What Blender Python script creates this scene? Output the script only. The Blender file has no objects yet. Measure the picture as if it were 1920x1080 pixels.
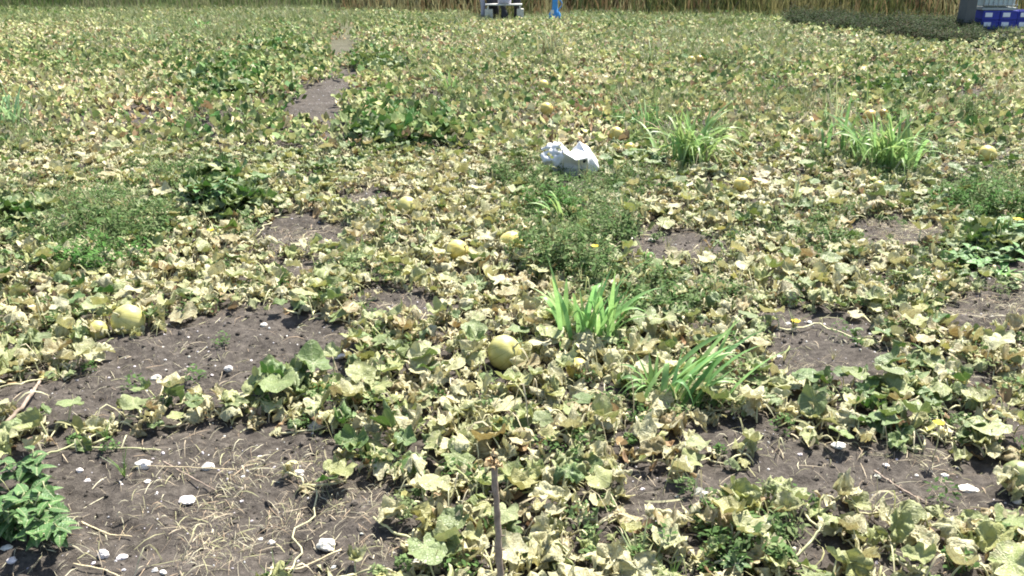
import bpy, math, random
import numpy as np
from mathutils import Vector, Matrix, Euler

R = math.radians
rng = np.random.default_rng(11)
random.seed(11)
SC = bpy.context.scene
COL = SC.collection

# ------------------------------------------------------------------ camera, sky, sun, exposure
CAM_H = 1.75; TILT = 20.8; F = 1662.0
cam_d = bpy.data.cameras.new('camera'); cam = bpy.data.objects.new('camera', cam_d); COL.objects.link(cam)
cam.location = (0, 0, CAM_H); cam.rotation_euler = (R(90-TILT), 0, 0)
cam_d.sensor_width = 36; cam_d.lens = 36*F/1920; cam_d.clip_start = 0.05; cam_d.clip_end = 800
SC.camera = cam

SUN_EL, SUN_AZ = 56.0, 32.0          # azimuth clockwise from +Y (the viewing direction)
W = bpy.data.worlds.new('World'); SC.world = W; W.use_nodes = True
nt = W.node_tree; nt.nodes.clear()
wo = nt.nodes.new('ShaderNodeOutputWorld'); bg = nt.nodes.new('ShaderNodeBackground'); sk = nt.nodes.new('ShaderNodeTexSky')
sk.sky_type = 'NISHITA'; sk.sun_disc = False; sk.sun_elevation = R(SUN_EL); sk.sun_rotation = R(SUN_AZ)
sk.air_density = 1.0; sk.dust_density = 1.5
bg.inputs['Strength'].default_value = 0.09
nt.links.new(sk.outputs[0], bg.inputs[0]); nt.links.new(bg.outputs[0], wo.inputs[0])
sd = bpy.data.lights.new('sun', 'SUN'); sun = bpy.data.objects.new('sun', sd); COL.objects.link(sun)
sd.energy = 5.0; sd.angle = R(0.5); sd.color = (1.0, 0.96, 0.89)
sdir = Vector((math.sin(R(SUN_AZ))*math.cos(R(SUN_EL)), math.cos(R(SUN_AZ))*math.cos(R(SUN_EL)), math.sin(R(SUN_EL))))
sun.rotation_euler = sdir.to_track_quat('Z', 'Y').to_euler(); sun.location = sdir*50
SC.view_settings.view_transform = 'Standard'; SC.view_settings.look = 'None'
SC.view_settings.exposure = 1.45; SC.view_settings.gamma = 1; SC.view_settings.use_curve_mapping = False
SC.render.engine = 'CYCLES'
SC.cycles.max_bounces = 6; SC.cycles.diffuse_bounces = 3; SC.cycles.transmission_bounces = 4; SC.cycles.transparent_max_bounces = 4
SC.cycles.filter_width = 1.9

# ------------------------------------------------------------------ measuring the place
TR = R(TILT)
def ground_at(u, v, z=0.0):
    """the point of the ground that the photograph shows at u, v (1920 x 1080)"""
    dx = (u-960)/F; dy = (540-v)/F
    wy = math.cos(TR) + dy*math.sin(TR); wz = -math.sin(TR) + dy*math.cos(TR)
    t = (z-CAM_H)/wz
    return dx*t, wy*t
def uv_of(x, y, z=0.0):
    X = np.asarray(x, float); Y = np.asarray(y, float); Z = np.asarray(z, float)-CAM_H
    dep = Y*math.cos(TR) - Z*math.sin(TR); up = Y*math.sin(TR) + Z*math.cos(TR)
    dep = np.maximum(dep, 0.05)
    return 960 + F*X/dep, 540 - F*up/dep

def _h(ix, iy, s):
    n = (ix.astype(np.int64)*374761393 + iy.astype(np.int64)*668265263 + s*974711) & 0x7fffffff
    n = ((n ^ (n >> 13))*1274126177) & 0x7fffffff
    return ((n ^ (n >> 16)) & 0xffff)/65535.0
def vnoise(x, y, s=0):
    x = np.asarray(x, float); y = np.asarray(y, float)
    ix = np.floor(x); iy = np.floor(y); fx = x-ix; fy = y-iy
    fx = fx*fx*(3-2*fx); fy = fy*fy*(3-2*fy)
    a = _h(ix, iy, s); b = _h(ix+1, iy, s); c = _h(ix, iy+1, s); d = _h(ix+1, iy+1, s)
    return (a*(1-fx)+b*fx)*(1-fy) + (c*(1-fx)+d*fx)*fy
def hgt(x, y):
    x = np.asarray(x, float); y = np.asarray(y, float)
    z = 0.06*(vnoise(x/1.3, y/1.3, 1)-.5) + 0.035*(vnoise(x/.4, y/.4, 2)-.5)
    z = z + 0.026*(vnoise(x/.11, y/.11, 3)-.5) + 0.014*(vnoise(x/.045, y/.045, 4)-.5)**2*4*np.sign(vnoise(x/.045, y/.045, 4)-.5)
    return z
def H(x, y): return float(hgt(np.array([x]), np.array([y]))[0])

def blob(u, v, lst, soft=.35):
    """largest of soft ellipses (u, v, ru, rv, strength)"""
    m = np.zeros(np.shape(u))
    for (cu, cv, ru, rv, s) in lst:
        d = np.sqrt(((u-cu)/ru)**2 + ((v-cv)/rv)**2)
        m = np.maximum(m, s*np.clip((1+soft-d)/(2*soft), 0, 1))
    return m
BARE = [(120,748,150,36,1),(430,703,180,42,1),(490,838,150,28,1),(310,815,120,13,.8),(1640,900,270,52,1),(1560,690,110,28,1),(1258,458,110,26,1),(560,438,75,28,1),(760,578,70,20,.9),(1870,592,95,34,1),(1890,512,80,22,1),(1690,440,90,24,.8),(1620,985,60,14,.6),(690,380,50,16,.7),(690,940,60,30,.8),(150,1190,400,140,1),(600,1170,220,80,.9),(300,675,160,42,1),(440,640,160,48,1),(590,655,90,45,1),(200,720,110,22,.8),(500,690,100,26,.9),
        (220,920,250,85,1),(120,1030,200,70,1),(400,1000,230,110,1),(590,1010,150,90,.95),(480,850,130,42,1),(420,800,90,18,.8),
        (560,850,70,45,.8),(700,1050,90,35,.8),(330,885,160,50,1),
        (1560,900,150,48,1),(1640,870,90,35,1),(1760,925,150,38,1),(1880,930,80,36,1),(1600,850,60,22,.9),
        (1530,605,95,22,.95),(1560,662,90,26,1),(1450,600,60,14,.7),(1480,650,40,20,.8),
        (1870,575,90,28,.95),(1890,500,75,16,.8),(1255,446,88,16,.9),
        (612,178,44,26,1),(592,212,50,22,.9),(606,248,34,14,.8),(645,150,30,18,.8),(640,92,22,24,.6),(648,55,16,22,.6),
        (560,425,65,18,.8),(560,495,60,16,.6),(700,545,60,14,.6),(240,30,38,12,.7),
        (1650,420,80,22,.7),(1730,445,60,20,.7),(265,225,50,14,.6),(450,590,70,18,.7),(30,740,60,30,.5),
        (1510,1030,60,26,.7),(1760,1050,120,22,.75),(700,375,50,14,.5),(1640,900,80,30,1),(380,940,120,60,1),
        (790,890,25,15,.6),(900,860,50,14,.5),(690,925,45,24,.8),(100,880,120,26,.9)]
FRESH = [(520,95,60,24,.9),(430,155,85,34,.95),(700,125,55,18,.8),(760,252,115,36,1),(430,375,62,52,1),(540,725,50,34,1),
         (640,840,80,55,.75),(1700,740,120,90,.6),(1570,630,60,30,.8),(1790,770,60,40,.9),(1860,450,90,42,1),(1870,520,70,20,.9),(1850,380,80,45,.9),
         (330,745,60,26,.45),(470,755,60,30,.4),(720,860,90,60,.6),(1040,900,60,60,.35),(1640,820,90,50,.6),(320,830,70,22,.7),(40,500,70,50,.4),
         (550,180,60,60,.4),(390,235,70,30,.6),(1720,165,110,26,.6),(990,100,50,18,.8),(1200,330,60,40,.5),(150,580,60,30,.4),(1500,880,40,20,.3)]
WEED = [(1090,430,110,95,1),(1010,350,80,50,.8),(1180,520,120,60,.8),(200,430,130,75,.9),(330,330,85,70,.6),(50,215,80,60,.8),(860,175,90,50,.6),
        (1220,215,90,50,.8),(1300,260,90,50,.8),(1470,200,140,50,.6),(1850,375,80,42,1),(1780,200,140,50,.7),(1560,440,150,50,.6),(380,60,140,22,.8),
        (400,230,70,50,.8),(1420,1010,150,60,.3),(1320,740,90,40,.4),(690,510,70,30,.5),(1260,590,130,50,.6),(800,140,100,40,.5),(570,40,60,40,.7),
        (1650,300,110,50,.6),(180,130,120,60,.4),(1350,100,200,50,.6),(1860,480,90,50,.7),(1200,360,60,50,.7),(1010,110,120,30,.6),(90,420,120,50,.5),
        (620,560,50,20,.4),(1700,500,70,40,.5),(700,420,60,30,.4),(500,430,50,30,.3)]
BROWN = [(1000,570,110,50,.5),(1330,560,90,40,.4),(430,470,80,40,.4),(800,640,70,40,.4),(1200,820,90,50,.5),(1290,420,90,30,.4),(1550,330,110,50,.5),(1080,200,90,60,.4),(130,340,110,50,.4),(930,920,70,50,.4),(1770,680,80,50,.4),(1690,425,110,36,1),(760,570,90,30,.5),(1450,490,70,30,.6),(700,370,60,20,.7),(640,60,30,60,.7),(860,85,50,16,.6),(290,210,90,26,.6),(900,300,60,30,.5),(1130,850,120,60,.3),(1600,580,60,30,.4),(130,560,70,40,.4),(1880,720,60,60,.35)]
CREAM = [(1130,880,150,120,1),(1000,600,150,60,.9),(1100,730,200,60,1),(340,520,150,60,1),(60,620,90,70,1),(870,440,120,60,.9),(780,380,80,50,.8),(120,330,150,60,.6),(350,180,100,40,.7),(1600,520,110,50,1),(1400,480,90,50,.7),(1050,250,100,60,.5),(1500,300,150,80,.7),(1850,330,100,50,.7),(1280,420,80,30,.8),(300,450,80,30,.6),(850,320,90,40,.8),(1240,980,60,60,.5),(1880,640,60,60,.5),(930,1000,120,60,.4),(1090,170,120,60,.4)]
def wobble(x, y): return .7*(vnoise(x/.22, y/.22, 21)-.5)+.6*(vnoise(x/.7, y/.7, 22)-.5)+.6*np.clip((y-7)/8,0,1)*(vnoise(x/.5,y/1.1,23)-.5)
def bare_of(x, y):
    u, v = uv_of(x, y)
    b = blob(u, v, BARE, .3)
    g = np.clip((vnoise(x/.5, y/.5, 31)-.80)*5, 0, 1)*.7        # small natural gaps elsewhere
    b = b + wobble(x, y)*1.15*np.clip(b*3, 0, 1)
    return np.clip(np.maximum(b, g), 0, 1)

MEL = [(945,660,66,'largest melon in view, green yellow with a dark stalk shadow down its face','mg'),
 (1082,692,42,'small pale melon half hidden in crumpled cream leaves','my'),
 (240,600,62,'pale melon with a brown blotch on the rim of the bare mound','mg'),
 (182,620,40,'small ribbed pale melon touching the blotched one','mg'),
 (858,470,42,'bright yellow melon with a leaf shadow notch, in the vine before the dark weeds','my'),
 (958,455,46,'yellow melon striped by dark leaf shadows beside the feathery weeds','my'),
 (764,390,42,'yellow melon peeping from curled leaves behind the dry stems','mg'),
 (1155,251,28,'pale round melon behind the pair of small orange yellow ones','my'),
 (1181,278,22,'orange yellow melon beside the arching grass, the rounder of a touching pair','my'),
 (1163,283,16,'smallest orange yellow melon of the touching pair','mo'),
 (1018,160,20,'golden melon far behind the white bag, farther of two in line','my'),
 (1025,204,25,'flat pale yellow melon behind the white bag, nearer of two in line','my'),
 (1390,347,29,'round pale yellow melon exposed among cream leaves in front of the grass tufts','my'),
 (1852,290,34,'lone golden melon on dry ground near the field edge, dark at its foot','my'),
 (1908,893,62,'green melon with a pale cap low at the picture edge over black shade','md'),
 (1648,350,24,'yellow melon shaded by leaves in front of the wide grass tuft','mg'),
 (1630,219,26,'half buried ochre melon beside the tall thin stalk','mo'),
 (1656,213,18,'small ochre melon touching the half buried one','mo'),
 (1296,113,16,'tiny far pale melon, the nearer to the bag of two','my'),
 (1312,111,14,'tiny far orange melon next to the pale one','mo'),
 (1730,98,11,'very distant yellow melon below the weedy bank','my'),
 (1508,168,16,'distant pale melon under a bent dry stem','mg'),
 (895,95,12,'very distant yellow melon on the reddish soil near the white bench','my'),
 (150,206,16,'pale melon in dry leaves far along the field edge','mg')]
def melon_spot(u, v, px, sq=.92):
    zc = .035
    for _ in range(3): cx, cy = ground_at(u, v, zc); dep = cy*math.cos(TR)-(zc-CAM_H)*math.sin(TR); r = px/2*dep/F; zc = r*sq*.88+max(0, (cy-6)*.008)
    return cx, cy, r, zc
CLEAR = [melon_spot(a[0], a[1], a[2])[:3] for a in MEL if a[0] < 1890]            # (x, y, radius): nothing grows through or right before these
CLEAR += [(*ground_at(1080, 332), .20), (*ground_at(1030, 325), .12)]
def blocked(x, y, f=1.0):
    b = np.zeros(len(x), bool)
    for cx, cy, r in CLEAR:
        dx = np.abs(x-cx*y/cy*1.0); dy = cy-y; reach = r*.9+min(.13*cy/CAM_H*1.1, .75)*f
        b |= ((x-cx)**2+(y-cy)**2 < (r*1.05)**2) | ((dx < r*1.0) & (dy > 0) & (dy < reach))
    return b

# ------------------------------------------------------------------ mesh helpers
def tag(o, label=None, cat=None, group=None, kind=None):
    if label: o['label'] = label
    if cat: o['category'] = cat
    if group: o['group'] = group
    if kind: o['kind'] = kind
    return o
def empty(name, loc=(0,0,0), rz=0):
    o = bpy.data.objects.new(name, None); o.empty_display_size = .1; COL.objects.link(o)
    o.location = loc; o.rotation_euler = (0,0,rz); return o
def mesh(name, V, Fc, mats, smooth=True, midx=None, col=None, uv=None):
    """V (n,3); Fc: int array (m,k) or list of such arrays"""
    me = bpy.data.meshes.new(name)
    V = np.asarray(V, np.float32)
    if not isinstance(Fc, list) or isinstance(Fc[0], tuple): Fc = [np.asarray(Fc)]
    Fc = [np.asarray(f, np.int32) for f in Fc if len(f)]
    loops = np.concatenate([f.ravel() for f in Fc]); tot = np.concatenate([np.full(len(f), f.shape[1], np.int32) for f in Fc])
    me.vertices.add(len(V)); me.vertices.foreach_set('co', V.ravel())
    me.loops.add(len(loops)); me.loops.foreach_set('vertex_index', loops)
    me.polygons.add(len(tot)); st = np.concatenate([[0], np.cumsum(tot)[:-1]]).astype(np.int32)
    me.polygons.foreach_set('loop_start', st); me.polygons.foreach_set('loop_total', tot)
    if midx is not None: me.polygons.foreach_set('material_index', np.asarray(midx, np.int32))
    me.polygons.foreach_set('use_smooth', np.full(len(tot), smooth))
    if not isinstance(mats, (list, tuple)): mats = [mats]
    for m in mats: me.materials.append(m)
    if col is not None:
        a = me.color_attributes.new('tint', 'FLOAT_COLOR', 'POINT'); a.data.foreach_set('color', np.asarray(col, np.float32).ravel())
    if uv is not None:
        l = me.uv_layers.new(name='flat'); l.data.foreach_set('uv', np.asarray(uv, np.float32)[loops].ravel())
    me.update(calc_edges=True); me.validate()
    return me
def link(name, me, parent=None, loc=None, rot=None, scale=None):
    o = bpy.data.objects.new(name, me); COL.objects.link(o)
    if parent is not None: o.parent = parent
    if loc is not None: o.location = loc
    if rot is not None: o.rotation_euler = rot
    if scale is not None: o.scale = scale
    return o
class MB:
    def __init__(s): s.V = []; s.F = {}; s.n = 0; s.C = []
    def add(s, V, Fc, c=None):
        V = np.asarray(V, float); Fc = np.asarray(Fc, int)
        s.V.append(V); s.F.setdefault(Fc.shape[1], []).append(Fc+s.n)
        if c is not None:
            c = np.asarray(c, float); s.C.append(np.tile(c, (len(V),1)) if c.ndim == 1 else c)
        s.n += len(V)
    def tube(s, P, r, n=6, c=None):
        P = np.asarray(P, float); r = np.broadcast_to(np.asarray(r, float), (len(P),))
        T = np.gradient(P, axis=0); T /= np.linalg.norm(T, axis=1)[:,None]+1e-9
        up = np.array([0,0,1.]) if abs(T[0][2]) < .9 else np.array([1.,0,0])
        A = np.cross(T, up); A /= np.linalg.norm(A, axis=1)[:,None]+1e-9; B = np.cross(T, A)
        a = np.arange(n)*2*np.pi/n
        ring = P[:,None,:] + r[:,None,None]*(np.cos(a)[None,:,None]*A[:,None,:] + np.sin(a)[None,:,None]*B[:,None,:])
        k = len(P); i = np.arange(k-1)[:,None]*n; j = np.arange(n)[None,:]; j2 = (j+1) % n
        q = np.stack([i+j, i+j2, i+n+j2, i+n+j], -1).reshape(-1,4)
        V = np.vstack([ring.reshape(-1,3), P[:1], P[-1:]])
        s.add(V, q, c)
        b = s.n-len(V); jj = np.arange(n)
        s.F.setdefault(3, []).append(np.stack([np.full(n, b+k*n), b+(jj+1) % n, b+jj], -1))
        s.F.setdefault(3, []).append(np.stack([np.full(n, b+k*n+1), b+(k-1)*n+jj, b+(k-1)*n+(jj+1) % n], -1))
    def box(s, c0, c1, c=None):
        x0,y0,z0 = c0; x1,y1,z1 = c1
        V = [(x0,y0,z0),(x1,y0,z0),(x1,y1,z0),(x0,y1,z0),(x0,y0,z1),(x1,y0,z1),(x1,y1,z1),(x0,y1,z1)]
        s.add(V, [(0,3,2,1),(4,5,6,7),(0,1,5,4),(1,2,6,5),(2,3,7,6),(3,0,4,7)], c)
    def build(s, name, mat, parent=None, smooth=True, bevel=0, **k):
        me = mesh(name, np.vstack(s.V), [np.vstack(f) for f in s.F.values()], mat, smooth, col=np.vstack(s.C) if s.C else None)
        o = link(name, me, parent, **k)
        if bevel:
            b = o.modifiers.new('bevel', 'BEVEL'); b.width = bevel; b.segments = 2; b.limit_method = 'ANGLE'
        return o

# ------------------------------------------------------------------ materials
def mat(name):
    m = bpy.data.materials.new(name); m.use_nodes = True; t = m.node_tree; t.nodes.clear()
    out = t.nodes.new('ShaderNodeOutputMaterial'); return m, t, out
def N(t, ty, **k):
    n = t.nodes.new(ty)
    for a, b in k.items(): setattr(n, a, b)
    return n
def noise(t, vec, scale, detail=4, rough=.6):
    n = N(t, 'ShaderNodeTexNoise'); n.inputs['Scale'].default_value = scale; n.inputs['Detail'].default_value = detail; n.inputs['Roughness'].default_value = rough
    if vec is not None: t.links.new(vec, n.inputs['Vector'])
    return n.outputs['Fac']
def ramp(t, fac, pts):
    r = N(t, 'ShaderNodeValToRGB'); e = r.color_ramp.elements
    while len(e) > 1: e.remove(e[-1])
    for i, (p, c) in enumerate(pts):
        el = e[0] if i == 0 else e.new(p)
        el.position = p; el.color = (*c, 1) if len(c) == 3 else c
    t.links.new(fac, r.inputs[0]); return r.outputs[0]
def math_(t, op, a, b=None, c=None):
    n = N(t, 'ShaderNodeMath', operation=op)
    for i, x in enumerate((a, b, c)):
        if x is None: continue
        if isinstance(x, (int, float)): n.inputs[i].default_value = x
        else: t.links.new(x, n.inputs[i])
    return n.outputs[0]
def mixc(t, fac, a, b, mode='MIX'):
    n = N(t, 'ShaderNodeMix', data_type='RGBA', blend_type=mode)
    for k, x in ((0, fac), (6, a), (7, b)):
        if isinstance(x, (int, float)): n.inputs[k].default_value = x
        elif isinstance(x, tuple): n.inputs[k].default_value = (*x, 1)
        else: t.links.new(x, n.inputs[k])
    return n.outputs[2]
def bump(t, h, strength=.4, dist=.005):
    b = N(t, 'ShaderNodeBump'); b.inputs['Strength'].default_value = strength; b.inputs['Distance'].default_value = dist
    t.links.new(h, b.inputs['Height']); return b.outputs[0]
def prin(t, out, color, rough=.6, spec=.3, normal=None, transl=0, tcol=None):
    p = N(t, 'ShaderNodeBsdfPrincipled')
    if isinstance(color, tuple): p.inputs['Base Color'].default_value = (*color, 1)
    else: t.links.new(color, p.inputs['Base Color'])
    if isinstance(rough, (int, float)): p.inputs['Roughness'].default_value = rough
    else: t.links.new(rough, p.inputs['Roughness'])
    p.inputs['Specular IOR Level'].default_value = spec
    if normal is not None: t.links.new(normal, p.inputs['Normal'])
    if transl:
        tr = N(t, 'ShaderNodeBsdfTranslucent'); mx = N(t, 'ShaderNodeMixShader'); mx.inputs[0].default_value = transl
        src = tcol if tcol is not None else color
        if isinstance(src, tuple): tr.inputs['Color'].default_value = (*src, 1)
        else: t.links.new(src, tr.inputs['Color'])
        t.links.new(p.outputs[0], mx.inputs[1]); t.links.new(tr.outputs[0], mx.inputs[2]); t.links.new(mx.outputs[0], out.inputs[0])
    else: t.links.new(p.outputs[0], out.inputs[0])
    return p

def leaf_material():
    m, t, out = mat('melon_leaf')
    oi = N(t, 'ShaderNodeObjectInfo'); uvn = N(t, 'ShaderNodeUVMap', uv_map='flat')
    sx = N(t, 'ShaderNodeSeparateXYZ'); t.links.new(uvn.outputs[0], sx.inputs[0])
    th = math_(t, 'ARCTAN2', sx.outputs[0], sx.outputs[1])
    r = math_(t, 'SQRT', math_(t, 'ADD', math_(t, 'MULTIPLY', sx.outputs[0], sx.outputs[0]), math_(t, 'MULTIPLY', sx.outputs[1], sx.outputs[1])))
    dist = math_(t, 'MULTIPLY', math_(t, 'ABSOLUTE', math_(t, 'SINE', math_(t, 'MULTIPLY', th, 3.5))), math_(t, 'MULTIPLY', r, .3))
    vein = math_(t, 'SUBTRACT', 1.0, math_(t, 'SMOOTH_MIN', 1.0, math_(t, 'MULTIPLY', dist, 32), .1)); vein = math_(t, 'MAXIMUM', vein, 0.0)
    off = N(t, 'ShaderNodeCombineXYZ'); t.links.new(sx.outputs[0], off.inputs[0]); t.links.new(sx.outputs[1], off.inputs[1])
    t.links.new(math_(t, 'MULTIPLY', oi.outputs['Random'], 37), off.inputs[2])
    vo = N(t, 'ShaderNodeTexVoronoi', feature='DISTANCE_TO_EDGE'); vo.inputs['Scale'].default_value = 7; t.links.new(off.outputs[0], vo.inputs['Vector'])
    n1 = noise(t, off.outputs[0], 3.0, 5, .65); n2 = noise(t, off.outputs[0], 11, 3, .6)
    base = oi.outputs['Color']
    dryc = ramp(t, n2, [(.3, (.38,.28,.16)), (.5, (.61,.55,.335)), (.7, (.71,.67,.45))])
    dry = math_(t, 'ADD', math_(t, 'MULTIPLY', math_(t, 'SUBTRACT', n1, .5), 3.2), math_(t, 'SUBTRACT', math_(t, 'MULTIPLY', oi.outputs['Alpha'], 2.0), .55))
    dry = math_(t, 'ADD', dry, math_(t, 'MULTIPLY', math_(t, 'SUBTRACT', r, .6), .5))
    cl = N(t, 'ShaderNodeClamp'); t.links.new(dry, cl.inputs[0]); dry = cl.outputs[0]
    dry = math_(t, 'MULTIPLY', dry, math_(t, 'SUBTRACT', 1.0, math_(t, 'MULTIPLY', vein, .6)))
    c = mixc(t, dry, base, dryc)
    brown = N(t, 'ShaderNodeClamp'); t.links.new(math_(t, 'MULTIPLY', math_(t, 'SUBTRACT', n2, .66), 9), brown.inputs[0])
    c = mixc(t, math_(t, 'MULTIPLY', math_(t, 'MULTIPLY', brown.outputs[0], oi.outputs['Alpha']), .8), c, (.22,.12,.05))
    c = mixc(t, math_(t, 'MULTIPLY', vein, .45), c, (.50,.52,.28))
    var = ramp(t, n2, [(.2, (.78,.78,.78)), (.8, (1.12,1.12,1.12))]); c = mixc(t, 1.0, c, var, 'MULTIPLY')
    geo = N(t, 'ShaderNodeNewGeometry')                      # leaf backs mixed to dark olive: shade put into their colour
    c = mixc(t, math_(t, 'MULTIPLY', geo.outputs['Backfacing'], .35), c, (.20,.22,.10))
    hh = math_(t, 'ADD', math_(t, 'MULTIPLY', math_(t, 'MINIMUM', vo.outputs['Distance'], .12), 5), math_(t, 'MULTIPLY', vein, -.5))
    nb = bump(t, hh, .55, .004)
    tc = mixc(t, 1.0, c, (1.0, 1.0, .72), 'MULTIPLY')
    prin(t, out, c, .5, .35, nb, .18, tc)
    return m
def tint_material(name, rough=.6, transl=.28, spec=.25, nscale=60, bstr=.3):
    m, t, out = mat(name)
    a = N(t, 'ShaderNodeVertexColor', layer_name='tint'); tc = N(t, 'ShaderNodeTexCoord')
    n = noise(t, tc.outputs['Object'], nscale, 3)
    var = ramp(t, n, [(.25, (.72,.72,.72)), (.75, (1.2,1.2,1.2))]); c = mixc(t, 1.0, a.outputs['Color'], var, 'MULTIPLY')
    prin(t, out, c, rough, spec, bump(t, n, bstr, .004), transl)
    return m
def plain(name, color, rough=.6, var=.15, nscale=30, spec=.3, transl=0, metal=0, bstr=.2):
    m, t, out = mat(name); tc = N(t, 'ShaderNodeTexCoord'); n = noise(t, tc.outputs['Object'], nscale, 5)
    lo = tuple(x*(1-var) for x in color); hi = tuple(min(1, x*(1+var)) for x in color)
    c = ramp(t, n, [(.3, lo), (.7, hi)]); p = prin(t, out, c, rough, spec, bump(t, n, bstr, .003), transl)
    p.inputs['Metallic'].default_value = metal
    return m
def soil_material():
    m, t, out = mat('dark_soil'); tc = N(t, 'ShaderNodeTexCoord'); P = tc.outputs['Object']
    a = noise(t, P, 1.6, 5); b = noise(t, P, 28, 8, .7); d = noise(t, P, 160, 4, .7)
    c = ramp(t, b, [(.28, (.028,.0235,.0195)), (.5, (.069,.059,.049)), (.72, (.140,.121,.100))])
    c = mixc(t, ramp(t, a, [(.5, (0,0,0)), (.72, (.4,.4,.4))]), c, (.13,.11,.097))
    c = mixc(t, ramp(t, d, [(.62, (0,0,0)), (.75, (.6,.6,.6))]), c, (.30,.25,.22))
    sx = N(t, 'ShaderNodeSeparateXYZ'); t.links.new(P, sx.inputs[0])
    far = N(t, 'ShaderNodeMapRange'); far.inputs[1].default_value = 13; far.inputs[2].default_value = 26; t.links.new(sx.outputs[1], far.inputs[0])
    c = mixc(t, math_(t, 'MULTIPLY', far.outputs[0], .85), c, ramp(t, a, [(.3, (.08,.09,.035)), (.7, (.15,.15,.07))]))
    hh = math_(t, 'ADD', math_(t, 'MULTIPLY', b, .7), math_(t, 'MULTIPLY', d, .3))
    prin(t, out, c, .9, .15, bump(t, hh, .9, .02)); return m

M_leaf = leaf_material()
M_petiole = plain('petiole_green_yellow', (.56,.55,.30), .5, .25, 12, .3, .15)
M_vine = plain('vine_stem', (.52,.48,.28), .6, .35, 9, .25)
M_far = tint_material('far_melon_leaf', .65, .20, .15, 45)
M_weed = tint_material('weed_leaf', .75, .35, .08, 70)
M_grass = tint_material('grass_blade', .45, .38, .35, 25, .15)
M_straw = tint_material('straw', .7, .15, .2, 80)
M_stone = tint_material('stone', .85, 0, .2, 70, .6)
M_soil = soil_material()
M_wood = plain('weathered_wood', (.29,.225,.175), .85, .45, 40, .15, bstr=.8)

# ------------------------------------------------------------------ the ground: one sheet to the horizon
def make_ground():
    d = np.concatenate([np.geomspace(.5, 1.6, 30)[:-1], np.geomspace(1.6, 34, 470)[:-1], np.geomspace(34, 600, 24)])
    s = np.concatenate([np.linspace(-6, -1.0, 12)[:-1], np.linspace(-1.0, 1.0, 420), np.linspace(1.0, 6, 12)[1:]])
    D, S = np.meshgrid(d, s, indexing='ij'); X = S*D; Y = D
    Z = hgt(X, Y)*np.clip((60-Y)/20, 0, 1)
    n, k = D.shape; i = np.arange(n-1)[:,None]*k; j = np.arange(k-1)[None,:]
    q = np.stack([i+j, i+j+1, i+k+j+1, i+k+j], -1).reshape(-1,4)
    me = mesh('ground', np.stack([X, Y, Z], -1).reshape(-1,3), q, M_soil)
    tag(link('ground', me), 'dark tilled melon field soil with clods', kind='structure')
make_ground()

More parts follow.
